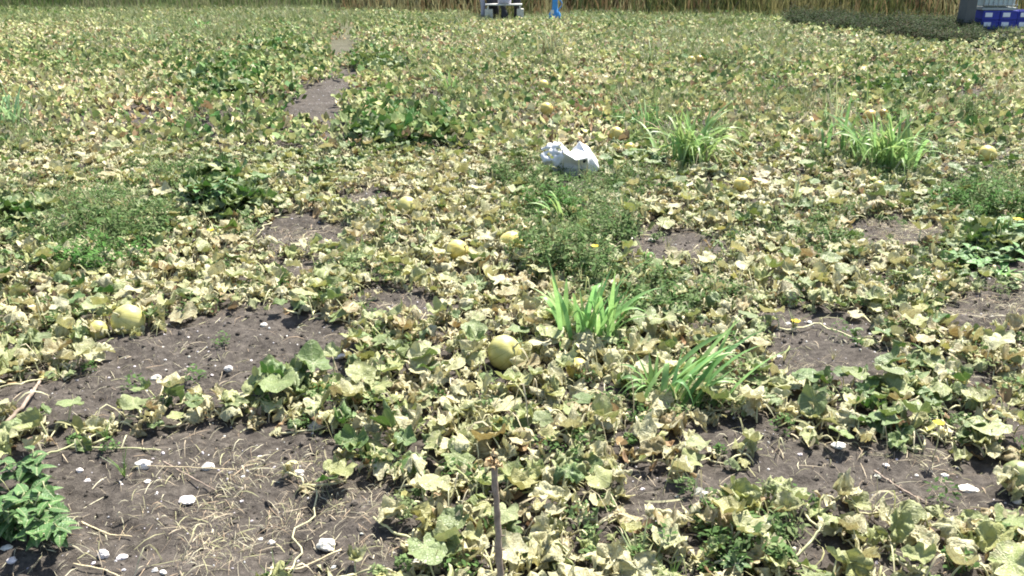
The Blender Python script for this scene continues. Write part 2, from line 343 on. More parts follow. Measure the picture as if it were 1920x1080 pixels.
# ------------------------------------------------------------------ melon leaves
PAL = {'cream': (.60,.555,.335), 'yellow': (.44,.43,.18), 'pale': (.345,.375,.155), 'grey': (.18,.24,.085), 'green': (.105,.185,.05), 'fresh': (.075,.17,.04), 'tan': (.34,.24,.13)}
PK = list(PAL)
def blade(kind, rg, nring=6, nseg=30):
    """flat outline, then cupped, folded or crumpled; returns V, quads, tris, uv; attachment at the origin, tip along +Y"""
    th = np.linspace(-np.pi, np.pi, nseg, endpoint=False) + np.pi/nseg
    lob = .07*np.cos(5*th) + .025*np.sin(13*th+rg.uniform(0,6)) + .022*np.sin(15*th+rg.uniform(0,6)) + rg.normal(0,.018,nseg) + .05*np.sin(2*th+rg.uniform(0,6))
    Rr = (.80 + .12*np.cos(th) + lob)*(1-.80*np.exp(-((np.abs(th)-np.pi)/.26)**2))
    rs = np.linspace(0, 1, nring+1)[1:]**.85
    X = rs[:,None]*(Rr*np.sin(th))[None]; Y = rs[:,None]*(Rr*np.cos(th))[None]
    x0, y0 = X.copy(), Y.copy()
    rr = np.sqrt(X*X+Y*Y); T = np.broadcast_to(th, X.shape)
    Z = (.11+.06*rg.random())*rr*np.abs(np.sin(3.5*T))
    ph = rg.uniform(0, 6.28, 8)
    if kind == 'flat':
        Z = Z + rg.uniform(-.1,.25)*rr**2 + rr**2*(.15*np.sin(3*T+ph[0])+.10*np.sin(7*T+ph[1]))+.12*rr*np.sin(5*X+ph[2])
    elif kind == 'cup':
        Z = Z + rg.uniform(.45,.8)*rr**1.6 + rr**2*(.13*np.sin(4*T+ph[0])+.08*np.sin(9*T+ph[1]))
        k = 1-.22*rr; X = X*k; Y = Y*k
    elif kind == 'droop':
        Z = Z - rg.uniform(.5,.9)*rr**1.5 + rr**1.5*(.16*np.sin(3*T+ph[0])+.12*np.sin(5*T+ph[1])+.05*np.sin(11*T+ph[2]))
        k = 1-.32*rr; X = X*k; Y = Y*k
    elif kind == 'fold':
        Z = Z + rg.uniform(.5,1.0)*np.abs(X) + rr**2*(.14*np.sin(4*T+ph[0])+.08*np.sin(9*T+ph[1])) - .25*np.clip(Y,0,1)**2
        X = X*rg.uniform(.5,.75)
    else:   # crumpled dry
        a = rg.uniform(.15,.4); k = rg.uniform(.62,.85)
        Z = rg.uniform(-.5,.6)*rr**1.4 + a*rr*(np.sin(3*T+ph[0])*.8+np.sin(6*T+ph[1]+2*rr)*.6+np.sin(11*T+ph[2]-3*rr)*.35)
        X = X*k*(1-.25*rr*np.sin(2*T+ph[3])) + .09*rr*np.sin(9*Y+ph[4]); Y = Y*k*(1-.25*rr*np.cos(3*T+ph[5])) + .09*rr*np.sin(8*X+ph[6])
    am = {'flat': .13, 'cup': .20, 'droop': .26, 'fold': .24, 'dry': .40}[kind]; o_ = rg.uniform(0,90)
    for fr_, g_ in ((2.6, 1.0), (5.5, .65), (10.5, .3)):
        ex, ey = x0*fr_+o_, y0*fr_+o_*.7
        Z = Z+am*g_*(vnoise(ex,ey,3)-.5)*2*np.minimum(1, rr*2); X = X+am*g_*.6*(vnoise(ex+7,ey,4)-.5)*2*rr; Y = Y+am*g_*.6*(vnoise(ex,ey+9,5)-.5)*2*rr
    V = np.vstack([[[0,0,0]], np.stack([X, Y, Z], -1).reshape(-1,3)])
    uv = np.vstack([[[0,0]], np.stack([x0, y0], -1).reshape(-1,2)])
    j = np.arange(nseg); j2 = (j+1) % nseg
    tri = np.stack([np.zeros(nseg, int), 1+j, 1+j2], -1)
    q = [np.stack([1+i*nseg+j, 1+(i+1)*nseg+j, 1+(i+1)*nseg+j2, 1+i*nseg+j2], -1) for i in range(nring-1)]
    q = np.vstack(q) if q else np.zeros((0,4), int)
    return V, q, tri, uv
def rotm(rx, rz): return np.array(Euler((rx, 0, rz)).to_matrix())
def leaf_mesh(kind, seed, scale=.071):
    rg = np.random.default_rng(seed)
    V, q, tri, uv = blade(kind, rg)
    tilt = {'flat': rg.uniform(-.8,.5), 'cup': rg.uniform(-.8,.3), 'droop': rg.uniform(-.8,.3), 'fold': rg.uniform(-.9,0), 'dry': rg.uniform(-.9,.5)}[kind]
    hp = {'flat': rg.uniform(.8,1.7), 'cup': rg.uniform(.8,1.7), 'droop': rg.uniform(.8,1.5), 'fold': rg.uniform(.6,1.3), 'dry': rg.uniform(.3,.95)}[kind]
    lean = rg.uniform(.2,.9)
    top = np.array([rg.uniform(-.2,.2), lean, hp])
    V = V @ rotm(tilt, rg.uniform(-.4,.4)).T + top
    s = np.linspace(0, 1, 5)[:,None]; mid = np.array([rg.uniform(-.15,.15), lean*.25, hp*.6])
    P = (1-s)**2*np.zeros(3) + 2*s*(1-s)*mid + s*s*top
    n = 5; a = np.arange(n)*2*np.pi/n; rad = np.linspace(.055,.04,5)
    ring = P[:,None,:] + rad[:,None,None]*np.stack([np.cos(a), np.sin(a), np.zeros(n)], -1)[None]
    b = len(V); i = np.arange(4)[:,None]*n; j = np.arange(n)[None]; pq = b+np.stack([i+j, i+(j+1) % n, i+n+(j+1) % n, i+n+j], -1).reshape(-1,4)
    V = np.vstack([V, ring.reshape(-1,3)])*scale; uv = np.vstack([uv, np.zeros((5*n,2))])
    return mesh('leaf', V, [q, pq, tri], [M_leaf, M_petiole], midx=[0]*len(q)+[1]*len(pq)+[0]*len(tri), uv=uv)
KINDS = ['flat','cup','droop','fold','dry']
LEAVES = {k: [leaf_mesh(k, 100*i+s) for s in range(10)] for i, k in enumerate(KINDS)}

def tone(x, y, n):
    """palette weights at each point"""
    u, v = uv_of(x, y)
    fr = blob(u, v, FRESH, .6)*np.clip(.35+1.1*vnoise(x/.45, y/.7, 47), 0, 1)*(1-.35*np.clip((y-8)/6,0,1)); br = blob(u, v, BROWN, .5); cl = vnoise(x/.55, y/.55, 41); c2 = vnoise(x/1.6, y/1.6, 42)
    w = np.zeros((len(x), len(PK)))
    gg = np.clip((c2-.45)*2.2, 0, 1)
    w[:,0] = .42*(1-gg*.5)+.5*np.clip(cl-.4, 0, 1); w[:,1] = .13; w[:,2] = .30+.1*gg; w[:,3] = .12+.20*gg; w[:,4] = .04+.08*gg; w[:,6] = .14
    fy = np.clip((y-12)/12, 0, 1)*.55; w[:,0] *= 1-fy; w[:,1] *= 1-fy*.6; w[:,3] += .25*fy; w[:,4] += .18*fy
    dr = np.clip((vnoise(x/3.6, y/5.5, 43)-.5)*3, -1, 1); w[:,3:5] *= (1+.8*dr)[:,None]; w[:,0] *= (1-.55*dr)
    cr = blob(u, v, CREAM, .5); w[:,3:5] *= (1-.6*cr)[:,None]; w[:,0] += .75*cr; w[:,1] += .10*cr; w[:,6] += .09*cr
    w *= (1-fr*.95)[:,None]; w[:,3] += .45*fr; w[:,4] += .55*fr; w[:,5] += .45*fr; w[:,2] += .25*fr
    w *= (1-br*.6)[:,None]; w[:,6] += .7*br
    w /= w.sum(1, keepdims=True)
    r = rng.random((len(x),1)); k = (np.cumsum(w, 1) < r).sum(1).clip(0, len(PK)-1)
    return k, fr

# name places of the near vines: (u, v, label)
VINES = [
 (60,640,'dry cream melon vine beside the blotched pale melon at the field edge'),
 (150,800,'straggling melon vine whose bare yellow runner crosses soil above the broadleaf weed'),
 (350,740,'short row of cupped yellow green leaves between the two largest bare patches'),
 (560,730,'melon vine with fresh green lobed leaves casting a black shadow on soil'),
 (320,525,'melon vine of large bleached leaves behind the bare mound'),
 (80,500,'pale wilting vine leaves in front of the feathery weeds at the field edge'),
 (500,570,'melon vine with dark upright leaves along the upper rim of the bare mound'),
 (640,835,'grey green melon vine beside the big white stone'),
 (770,980,'melon vine with cupped leaves beside the wooden stake'),
 (560,925,'isolated small leaves on the straw strewn bare soil'),
 (880,725,'wilting vine leaves just below the large split looking melon'),
 (850,860,'dense grey green vine leaves behind the top of the wooden stake'),
 (1010,980,'bleached vine leaves on the other side of the wooden stake'),
 (1110,740,'crumpled cream vine leaves around the small half hidden pale melon'),
 (1150,900,'mottled cream vine leaves with long bare petioles in the foreground'),
 (1300,1010,'vine leaves mixed with dark low weeds at the front edge'),
 (1350,830,'yellowing vine below the leaning broad grass blades'),
 (1500,770,'mixed green and cream vine above the bare soil with the fallen branch'),
 (1480,1010,'vine with thick forked yellow petioles at the front edge'),
 (1660,1000,'round ribbed pale leaves in front of the fallen branch'),
 (1850,1010,'low flat vine leaves in front of the white flat stone'),
 (1700,750,'greener melon vine carrying a yellow flower'),
 (1850,820,'melon vine over the green melon at the edge of the picture'),
 (1880,690,'cream and tan vine leaves at the field edge before the stony strip'),
 (1590,630,'blue green young vine leaves crossing the bare hollow'),
 (1560,530,'large bleached vine leaves on the upper rim of the bare hollow'),
 (1740,610,'yellowing vine leaves between the bare hollow and the stony strip'),
 (1370,560,'cream vine leaves behind the leaning broad grass blades'),
 (950,590,'curled cream vine leaves just behind the large split looking melon'),
 (780,600,'wilted vine leaves with scattered soil showing through'),
 (720,480,'thin vine leaves around a patch of dry stems'),
 (880,440,'crumpled yellow vine leaves around the two yellow melons'),
 (1010,560,'vine leaves in the shade of the tall feathery weeds'),
 (1250,500,'cream vine leaves in front of the narrow bare strip'),
 (1400,440,'pale vine leaves beside the narrow bare strip with white stones'),
 (1650,480,'sparse vine leaves in front of the reddish dead leaves'),
 (1860,450,'bright green vine leaves under the leafy weeds at the edge'),
 (650,400,'vine leaves around the reddish dry tuft'),
 (430,385,'dark green bushy melon vine with a yellow flower in front'),
 (230,400,'pale vine leaves tangled with green feathery weeds'),
 (60,390,'pale flat vine leaves behind the feathery weeds'),
 (790,350,'cream curled vine leaves in front of the green leafy clump'),
 (970,380,'vine leaves in front of the white plastic bag'),
 (1160,380,'pale vine leaves beside the white plastic bag'),
 (1300,350,'vine leaves in front of the arching grass tuft'),
 (1450,350,'cream vine leaves beside the round pale yellow melon'),
 (1650,370,'dry vine leaves in front of the second arching grass tuft'),
 (1830,330,'withered vine leaves around the lone golden melon'),
 (50,300,'yellowing vine leaves below the pale grass plant at the field edge'),
 (220,310,'light cream vine leaves with brown soil behind'),
 (380,300,'vine leaves speckled with fresh green regrowth'),
 (530,310,'yellowing vine leaves below the bare path'),
 (670,310,'cream vine leaves below the green leafy clump'),
 (1050,250,'bleached vine leaves just behind the white plastic bag'),
]
NEAR = 8.3
vc = np.array([ground_at(u, v) for u, v, _ in VINES])

def scatter(d0, d1, cell, xf=.62, xm=.35):
    """jittered grid over the part of the field in view between two distances"""
    xs = np.arange(-(d1*xf+xm), d1*xf+xm, cell); ys = np.arange(d0, d1, cell)
    X, Y = np.meshgrid(xs, ys); X = X.ravel(); Y = Y.ravel()
    X = X + rng.uniform(-.6,.6,len(X))*cell; Y = Y + rng.uniform(-.6,.6,len(Y))*cell
    k = (np.abs(X) < Y*xf+xm) & (Y >= d0) & (Y < d1)
    return X[k], Y[k]

ROOTS = []
def near_vines():
    x, y = scatter(1.75, NEAR, .0625)
    b = bare_of(x, y); k = (b < .42) & (rng.random(len(x)) < 1-.5*b)
    u, v = uv_of(x, y); wd = blob(u, v, WEED, .4)
    k &= rng.random(len(x)) > wd*.3
    k &= ~blocked(x, y, .5)
    x, y = x[k], y[k]
    own = np.argmin((x[:,None]-vc[None,:,0])**2 + (y[:,None]-vc[None,:,1])**2, 1)
    col, fr = tone(x, y, None); z = hgt(x, y)
    tot = 0
    for i, (cu, cv, label) in enumerate(VINES):
        idx = np.where(own == i)[0]
        if len(idx) < 3: continue
        if len(idx) > 300: idx = rng.choice(idx, 300, replace=False)
        cx, cy = float(vc[i][0]), float(vc[i][1])
        root = empty('melon_vine', (cx, cy, 0)); tag(root, label, 'vine', 'melon vines of the near field'); ROOTS.append(root)
        # the creeping stems: a tree that joins every leaf base
        P = np.stack([x[idx], y[idx]], 1); n = len(P)
        start = int(np.argmin(((P-P.mean(0))**2).sum(1))); inn = np.zeros(n, bool); inn[start] = True
        dist = np.linalg.norm(P-P[start], axis=1); par = np.full(n, start); mb = MB()
        for _ in range(n-1):
            dd = np.where(inn, 1e9, dist); j = int(np.argmin(dd)); inn[j] = True; p = par[j]
            if dist[j] < 2.5:
                s = np.linspace(0, 1, 5 if dist[j] < .25 else 14); a, c = P[p], P[j]; L = np.linalg.norm(c-a)
                nrm = np.array([-(c-a)[1], (c-a)[0]]); bend = rng.uniform(-.25,.25)
                Q = a[None]+(c-a)[None]*s[:,None] + nrm[None]*(bend*np.sin(np.pi*s)+(.07*np.sin(3*np.pi*s)+.03*np.sin(7*np.pi*s) if L > .25 else 0*s))[:,None]
                zz = hgt(Q[:,0], Q[:,1]) + .012 + .03*rng.random()*np.sin(np.pi*s)
                mb.tube(np.column_stack([Q[:,0]-cx, Q[:,1]-cy, zz]), rng.uniform(.0028,.0048), 5)
            nd = np.linalg.norm(P-P[j], axis=1); upd = (~inn) & (nd < dist); dist[upd] = nd[upd]; par[upd] = j
        if mb.V: mb.build('stem', M_vine, root)
        for t in idx:
            name = PK[col[t]]; c = PAL[name]
            if name in ('cream','tan'): kd = random.choices(KINDS, (1,1,3,3,8))[0]
            elif name in ('yellow','pale'): kd = random.choices(KINDS, (2,2,3,3,5))[0]
            else: kd = random.choices(KINDS, (4,3,3,3,2))[0]
            dryness = {'cream': .75,'tan': .5,'yellow': .4,'pale': .34,'grey': .16,'green': .06,'fresh': 0}[name]*random.uniform(.4,1.3)
            j = random.uniform(.8,1.18)
            o = link('leaf', random.choice(LEAVES[kd]), root, (x[t]-cx, y[t]-cy, z[t]+.004),
                     (random.uniform(-.3,.3), random.uniform(-.3,.3), random.uniform(0, 6.283)))
            s = random.uniform(.68,1.12)*(1.05 if fr[t] > .5 else 1)*(.75 if b[k][t] > .3 else 1); s *= random.choice((.72,1,1,1.12)); o.scale = (s, s, s*random.uniform(.5,.98))
            o.color = (c[0]*j*random.uniform(.93,1.07), c[1]*j, c[2]*j*random.uniform(.85,1.15), min(1, dryness)); tot += 1
    print('near leaves', tot)
near_vines()

# leaves lying against the melons, and bushy green vines that stand out of the cover
def put_leaf(root, x, y, name, kd, s, dry=None):
    c = PAL[name]; j = random.uniform(.8,1.15); rl = root.location
    o = link('leaf', random.choice(LEAVES[kd]), root, (x-rl[0], y-rl[1], H(x,y)+.004-rl[2]), (random.uniform(-.3,.3), random.uniform(-.3,.3), random.uniform(0,6.283)), (s,s,s*random.uniform(.7,1.1)))
    o.color = (c[0]*j, c[1]*j, c[2]*j, random.uniform(0,.8) if dry is None else dry)
for a in MEL:
    cx, cy, r, zc = melon_spot(a[0], a[1], a[2])
    if cy > NEAR: continue
    root = min(ROOTS, key=lambda o: (o.location[0]-cx)**2+(o.location[1]-cy)**2)
    for i in range(7):
        an = random.uniform(math.pi*.95, math.pi*2.05); q = r*random.uniform(1.05,1.5)
        put_leaf(root, cx+q*math.cos(an), cy+q*math.sin(an), random.choice(('cream','pale','yellow','tan')), random.choice(('droop','dry','fold')), random.uniform(.55,.85))
for (u, v, ru, rv, n, sc_, lab) in [(430,385,58,30,120,1.05,'bushiest dark green melon vine, standing above the wilting ones'),
    (760,262,100,20,170,1.1,'long mound of dark green broad leaves beside the bare path'),
    (425,172,80,22,150,1.2,'dark green leafy mound with pale highlights beyond the bare path side'),
    (525,104,60,14,110,1.25,'farther dark green leafy mound beside the path top'),
    (700,130,45,10,70,1.2,'small dark green vine across the path from the leafy mounds'),
    (545,735,48,12,26,1.0,'cluster of large fresh green lobed leaves in the stalky row'),
    (1700,175,90,12,90,1.1,'grey green leafy vine spread before the weedy bank'),
    (1865,470,60,14,60,1.0,'bright leafy vine clump at the field edge under the bushy weeds'),
    (40,420,50,14,40,1.0,'dull green vine clump at the field edge behind the pale wilting leaves')]:
    x0, y0 = ground_at(u, v); root = empty('melon_vine', (x0, y0, 0)); tag(root, lab, 'vine', 'green melon vines that stand out')
    mb = MB(); pts = []
    for i in range(n):
        an = random.uniform(0,6.283); q = math.sqrt(random.random()); x1, y1 = ground_at(u+ru*q*math.cos(an), v+rv*q*math.sin(an)); pts.append((x1,y1))
        put_leaf(root, x1, y1, random.choices(('green','fresh','grey','pale'),(5,3,4,1))[0], random.choices(('flat','cup','droop','fold'),(4,4,2,2))[0], sc_*random.uniform(.8,1.45), random.uniform(0,.12))
    for i in range(0, n, 6):
        P = np.array([(x0,y0),pts[i]]); s_ = np.linspace(0,1,6); Q = P[0]+(P[1]-P[0])*s_[:,None]; Q[:,0] += .05*np.sin(np.pi*s_*2)
        mb.tube(np.column_stack([Q[:,0]-x0, Q[:,1]-y0, hgt(Q[:,0],Q[:,1])+.012]), .0045, 5)
    mb.build('stem', M_vine, root)

# ------------------------------------------------------------------ the rest of the field as one mass of leaves
def cover(name, label, d0, d1, cell, nring, nseg, dens, size=1.0, exclude=None, cat=None, litter=False):
    x, y = scatter(d0, d1, cell, .60, .5)
    b = bare_of(x, y); u, v = uv_of(x, y); wd = blob(u, v, WEED, .4)
    k = (b < .45) & (rng.random(len(x)) < dens*(1-.5*b)) & (rng.random(len(x)) > wd*np.clip(.3+(y-6)*.06,.3,.65))
    k &= ~blocked(x, y, .45)
    if exclude is not None: k &= ~exclude(u, v)
    x, y = x[k], y[k]; col, fr = tone(x, y, None); z = hgt(x, y)
    if litter: col = rng.choice([0,6,2,1], len(x), p=[.45,.3,.15,.1])
    temps = []
    for i, kd in enumerate(KINDS):
        for s in range(5):
            V, q, tri, _ = blade(kd, np.random.default_rng(900+10*i+s), nring, nseg); temps.append((i, V, q, tri))
    pick = np.where(np.isin(col, (0,6)), rng.choice([2,3,4], len(x), p=[.2,.25,.55]), rng.choice([0,1,2,3,4], len(x), p=[.2,.25,.2,.15,.2]))*5 + rng.integers(0,5,len(x))
    c = np.array([PAL[p] for p in PK])[col]*rng.uniform(.6,1.2,(len(x),1))*rng.uniform(.95,1.05,(len(x),3))
    sc = rng.uniform(.036,.078,len(x))*size*(1+.25*fr); rz = rng.uniform(0, 6.283, len(x)); tx = rng.uniform(-.85,.85,len(x)); ty = rng.uniform(-.85,.85,len(x))
    up = np.where(np.isin(col, (0,6)), rng.uniform(.02,.10,len(x)), rng.uniform(.03,.14,len(x)))+fr*.09
    if litter: up = rng.uniform(.005,.03,len(x))
    clump = vnoise(x/.5, y/.5, 91); up = up*(.5+clump); c = c*(.82+.36*clump)[:,None]
    Vs, Qs, Ts, Cs = [], [], [], []; base = 0
    for ti, (ki, V, q, tri) in enumerate(temps):
        m = np.where(pick == ti)[0]
        if not len(m): continue
        cz, sz = np.cos(rz[m])[:,None], np.sin(rz[m])[:,None]
        X, Y, Z = [V[None,:,a]*sc[m][:,None] for a in range(3)]
        Z2 = Z + X*np.sin(tx[m])[:,None] + Y*np.sin(ty[m])[:,None]
        X, Y = X*np.cos(tx[m])[:,None], Y*np.cos(ty[m])[:,None]
        XX = X*cz-Y*sz+x[m][:,None]; YY = X*sz+Y*cz+y[m][:,None]; ZZ = np.maximum(Z2+(z[m]+up[m])[:,None], z[m][:,None]+.004)
        nv = len(V); off = base+np.arange(len(m))*nv
        Vs.append(np.stack([XX, YY, ZZ], -1).reshape(-1,3)); Cs.append(np.repeat(np.column_stack([c[m], np.ones(len(m))]), nv, 0))
        if len(q): Qs.append((off[:,None,None]+q[None]).reshape(-1,4))
        Ts.append((off[:,None,None]+tri[None]).reshape(-1,3)); base += nv*len(m)
    fs = ([np.vstack(Qs)] if Qs else []) + [np.vstack(Ts)]
    o = link(name, mesh(name, np.vstack(Vs), fs, M_far, col=np.vstack(Cs)))
    tag(o, label, cat, kind='stuff'); print(name, len(x))
cover('melon_leaf_cover', 'sea of yellowing melon leaves stretching away behind the white bag', NEAR, 16, .061, 2, 10, .93, 1.0)
cover('dead_leaf_litter', 'small crumpled dead leaves lying between the near vines', 1.8, NEAR, .085, 2, 10, .75, .62, litter=True)
cover('distant_leaf_cover', 'pale distant melon leaves in front of the tall dry grass', 16, 28.5, .088, 1, 7, .9, .95, exclude=lambda u, v: ((u > 1815) & (v < 74)) | ((u > 1480) & (v < 40+34*(u-1480)/440)) | ((np.abs(u-975) < 95) & (v < 42)))

# ------------------------------------------------------------------ soil crumbs, flint chips, straw
ICO = None
def ico():
    t = (1+5**.5)/2
    V = np.array([(-1,t,0),(1,t,0),(-1,-t,0),(1,-t,0),(0,-1,t),(0,1,t),(0,-1,-t),(0,1,-t),(t,0,-1),(t,0,1),(-t,0,-1),(-t,0,1)], float)
    V /= np.linalg.norm(V[0])
    Fc = np.array([(0,11,5),(0,5,1),(0,1,7),(0,7,10),(0,10,11),(1,5,9),(5,11,4),(11,10,2),(10,7,6),(7,1,8),(3,9,4),(3,4,2),(3,2,6),(3,6,8),(3,8,9),(4,9,5),(2,4,11),(6,2,10),(8,6,7),(9,8,1)])
    return V, Fc
def lumps(name, label, x, y, size, flat, cols, material, kind='stuff', sink=.3):
    V, Fc = ico(); n = len(x); z = hgt(x, y)
    J = V[None]*rng.uniform(.65,1.25,(n,12,1)); S = size[:,None]*np.column_stack([rng.uniform(.8,1.3,n), rng.uniform(.6,1.1,n), flat])
    J = J*S[:,None,:]; a = rng.uniform(0,6.283,n); c, s = np.cos(a)[:,None], np.sin(a)[:,None]
    X = J[:,:,0]*c-J[:,:,1]*s+x[:,None]; Y = J[:,:,0]*s+J[:,:,1]*c+y[:,None]; Z = J[:,:,2]+(z+S[:,2]*sink)[:,None]
    me = mesh(name, np.stack([X,Y,Z],-1).reshape(-1,3), (Fc[None]+np.arange(n)[:,None,None]*12).reshape(-1,3), material, False, col=np.repeat(np.column_stack([cols, np.ones(n)]), 12, 0))
    tag(link(name, me), label, kind=kind)
M_crumb = tint_material('soil_crumb', .95, 0, .1, 120, .8)
x, y = scatter(1.8, 6.5, .032); b = bare_of(x, y); k = (rng.random(len(x)) < np.clip(b*.9+.06, 0, 1)*np.clip(2.4*vnoise(x/.3,y/.3,88)-.6, .05, 1)); x, y = x[k][:26000], y[k][:26000]
n = len(x); sz = .0022+.013*rng.random(n)**6; g = rng.uniform(.04,.12,(n,1))
lumps('soil_crumbs', 'small dark crumbs of loose soil on the bare patches', x, y, sz, rng.uniform(.6,.9,n), g*np.array([[1,.87,.73]]), M_crumb)
x, y = scatter(1.8, 13, .05); b = bare_of(x, y); k = rng.random(len(x)) < .07+.33*b; x, y = x[k], y[k]; n = len(x)
sz = .0018+.0075*rng.random(n)**3; g = rng.uniform(.35,.78,(n,1))
lumps('gravel', 'pale chalky chips scattered over the dark soil', x, y, sz, rng.uniform(.5,.8,n), np.clip(g*np.column_stack([np.ones(n), rng.uniform(.88,1,n), rng.uniform(.82,1,n)]), 0, .8), M_stone)

def strips(name, label, x, y, L, wd, cols, material, rise, curl, seg=3, flatness=.15, kind='stuff'):
    n = len(x); a = rng.uniform(0,6.283,n); s = np.linspace(0,1,seg+1)
    bend = rng.normal(0,1,n)*curl; ang = a[:,None]+bend[:,None]*s[None]
    st = (L/seg)[:,None]; dx = np.cumsum(np.cos(ang)*st, 1)-np.cos(ang)*st; dy = np.cumsum(np.sin(ang)*st, 1)-np.sin(ang)*st
    z0 = hgt(x, y); Z = z0[:,None]+.004+(rise*np.abs(rng.normal(0,1,n)))[:,None]*(s[None]**1.3 if flatness > .5 else np.sin(np.pi*s)[None]+.3*s[None])
    X = x[:,None]+dx; Y = y[:,None]+dy
    nx, ny = -np.sin(ang), np.cos(ang); w = wd[:,None]*np.array([.7]+[1]*(seg-1)+[.25])[None]
    A = np.stack([X+nx*w, Y+ny*w, Z+w*.6], -1); B = np.stack([X-nx*w, Y-ny*w, Z-w*.6], -1)
    V = np.stack([A,B],2).reshape(-1,3); m = 2*(seg+1); i = np.arange(seg)*2
    q = np.stack([i,i+1,i+3,i+2],-1)
    me = mesh(name, V, (q[None]+np.arange(n)[:,None,None]*m).reshape(-1,4), material, True, col=np.repeat(np.column_stack([cols, np.ones(n)]), m, 0))
    tag(link(name, me), label, kind=kind)
STRAW = [(440,930,190,70,1),(400,1010,160,60,.9),(650,920,90,60,1),(600,1040,140,40,.8),(1670,870,90,34,.9),(1760,960,130,30,.7),(600,850,60,50,.7),(690,420,90,40,.8),
         (560,470,90,40,.6),(1700,430,120,40,.9),(1870,580,90,30,.8),(640,110,40,60,.6),(700,560,90,30,.5),(1330,590,80,24,.6),(1450,820,60,30,.3),(1250,950,90,60,.4),(240,1010,160,50,.4),(960,590,100,40,.5),(1500,700,60,30,.5)]
x, y = scatter(1.8, 8.5, .0135); u, v = uv_of(x, y); sm = blob(u, v, STRAW, .5); k = (rng.random(len(x)) < .10+1.0*sm*np.clip(vnoise(x/.11,y/.11,77)*2.4-.7,0,1)); x, y = x[k], y[k]; n = len(x)
base = np.array([(.52,.43,.30),(.40,.30,.20),(.60,.55,.38),(.42,.40,.22)])[rng.integers(0,4,n)]*rng.uniform(.6,1.1,(n,1))
strips('straw_litter', 'thin dry stalks and tendrils littering the soil', x, y, .012+.10*rng.random(n)**2, .0003+.0012*rng.random(n)**3, base*1.15, M_straw, .010, .35)

x, y = scatter(1.8, NEAR, .085); b = bare_of(x, y); k = rng.random(len(x)) < .7-.8*b; x, y = x[k], y[k]; n = len(x)
base = np.array([(.60,.57,.34),(.50,.48,.24),(.62,.54,.36),(.42,.44,.2)])[rng.integers(0,4,n)]*rng.uniform(.7,1.1,(n,1))
strips('withered_petioles', 'pale curved leaf stalks left standing and bent among the near vines', x, y, rng.uniform(.05,.16,n), rng.uniform(.0014,.003,n), base, M_straw, .055, 1.1, 5)

# ------------------------------------------------------------------ low weeds between the leaves
def tufts(x, y, kind, hs, cols, nl):
    """many small leaflets or thin blades per tuft; returns V, quads, colours"""
    n = len(x); z = hgt(x, y); X0 = np.repeat(x, nl); Y0 = np.repeat(y, nl); Z0 = np.repeat(z, nl); h = np.repeat(hs, nl); m = n*nl
    a = rng.uniform(0,6.283,m); c = np.repeat(cols, nl, 0)*rng.uniform(.65,1.3,(m,1))
    if kind == 'leafy':
        rad = h*.55*np.sqrt(rng.random(m)); t = rng.random(m)**.7
        cx = X0+rad*np.cos(a); cy = Y0+rad*np.sin(a); cz = Z0+h*t*(1-.5*rad/(h*.55+1e-6))+.01
        L = rng.uniform(.012,.03,m); w = L*rng.uniform(.16,.30,m); b = rng.uniform(0,6.283,m); el = rng.uniform(-.5,.9,m)
        d = np.stack([np.cos(b)*np.cos(el), np.sin(b)*np.cos(el), np.sin(el)],-1); s = np.stack([-np.sin(b), np.cos(b), rng.uniform(-.5,.5,m)],-1)
        C = np.stack([cx,cy,cz],-1)
        V = np.stack([C-d*(L/2)[:,None], C+s*w[:,None], C+d*(L/2)[:,None], C-s*w[:,None]],1).reshape(-1,3)
        return V, np.arange(m*4).reshape(-1,4), np.repeat(c,4,0)
    out = rng.uniform(.1,.9,m); L = h*rng.uniform(.5,1.1,m); w = L*rng.uniform(.008,.02,m)+.0008
    P = []
    for s_, k_ in ((0,1),(.5,.9),(1,.15)):
        hx = X0+np.cos(a)*out*L*s_**1.6; hy = Y0+np.sin(a)*out*L*s_**1.6; hz = Z0+L*(s_-.35*out*s_**2)
        nx, ny = -np.sin(a)*w*k_, np.cos(a)*w*k_
        P += [np.stack([hx+nx,hy+ny,hz],-1), np.stack([hx-nx,hy-ny,hz],-1)]
    V = np.stack(P,1).reshape(-1,3); q = np.array([(0,1,3,2),(2,3,5,4)])
    return V, (q[None]+np.arange(m)[:,None,None]*6).reshape(-1,4), np.repeat(c,6,0)
def weeds(name, label, d0, d1, cell, pw, amb, kind, hr, pal, nl, material):
    x, y = scatter(d0, d1, cell); u, v = uv_of(x, y); wm = blob(u, v, WEED, .5)*np.clip(vnoise(x/.25,y/.25,55)*2.2-.4,0,1); b = bare_of(x,y)
    k = rng.random(len(x)) < (pw*wm+amb*(1+1.2*np.clip((y-14)/8,0,1))*np.clip(vnoise(x/.9,y/1.4,56)*2.4-.7,0,1))*(1-.85*(b>.4)); x, y, wm = x[k], y[k], wm[k]; n = len(x)
    cols = np.array(pal)[rng.integers(0,len(pal),n)]
    V, q, c = tufts(x, y, kind, rng.uniform(*hr,n)*(.6+.6*wm), cols, nl)
    me = mesh(name, V, q, material, True, col=np.column_stack([c, np.ones(len(c))])); tag(link(name, me), label, kind=kind_stuff); print(name, n)
kind_stuff = 'stuff'
GREENS = [(.075,.14,.04),(.11,.19,.06),(.15,.22,.085),(.20,.25,.11)]
weeds('low_weeds', 'low feathery green weeds growing up through the vines', 2, 9, .058, .95, .13, 'leafy', (.06,.18), GREENS, 50, M_weed)
weeds('far_weeds', 'low green weeds scattered through the middle of the field', 8.3, 27, .12, 1.0, .34, 'leafy', (.12,.27), GREENS+[(.22,.25,.12)], 30, M_weed)
weeds('thin_grass', 'thin wild grass among the near vines', 2, 9, .09, .5, .06, 'grass', (.07,.2), [(.12,.20,.05),(.22,.27,.10),(.35,.33,.17)], 14, M_grass)
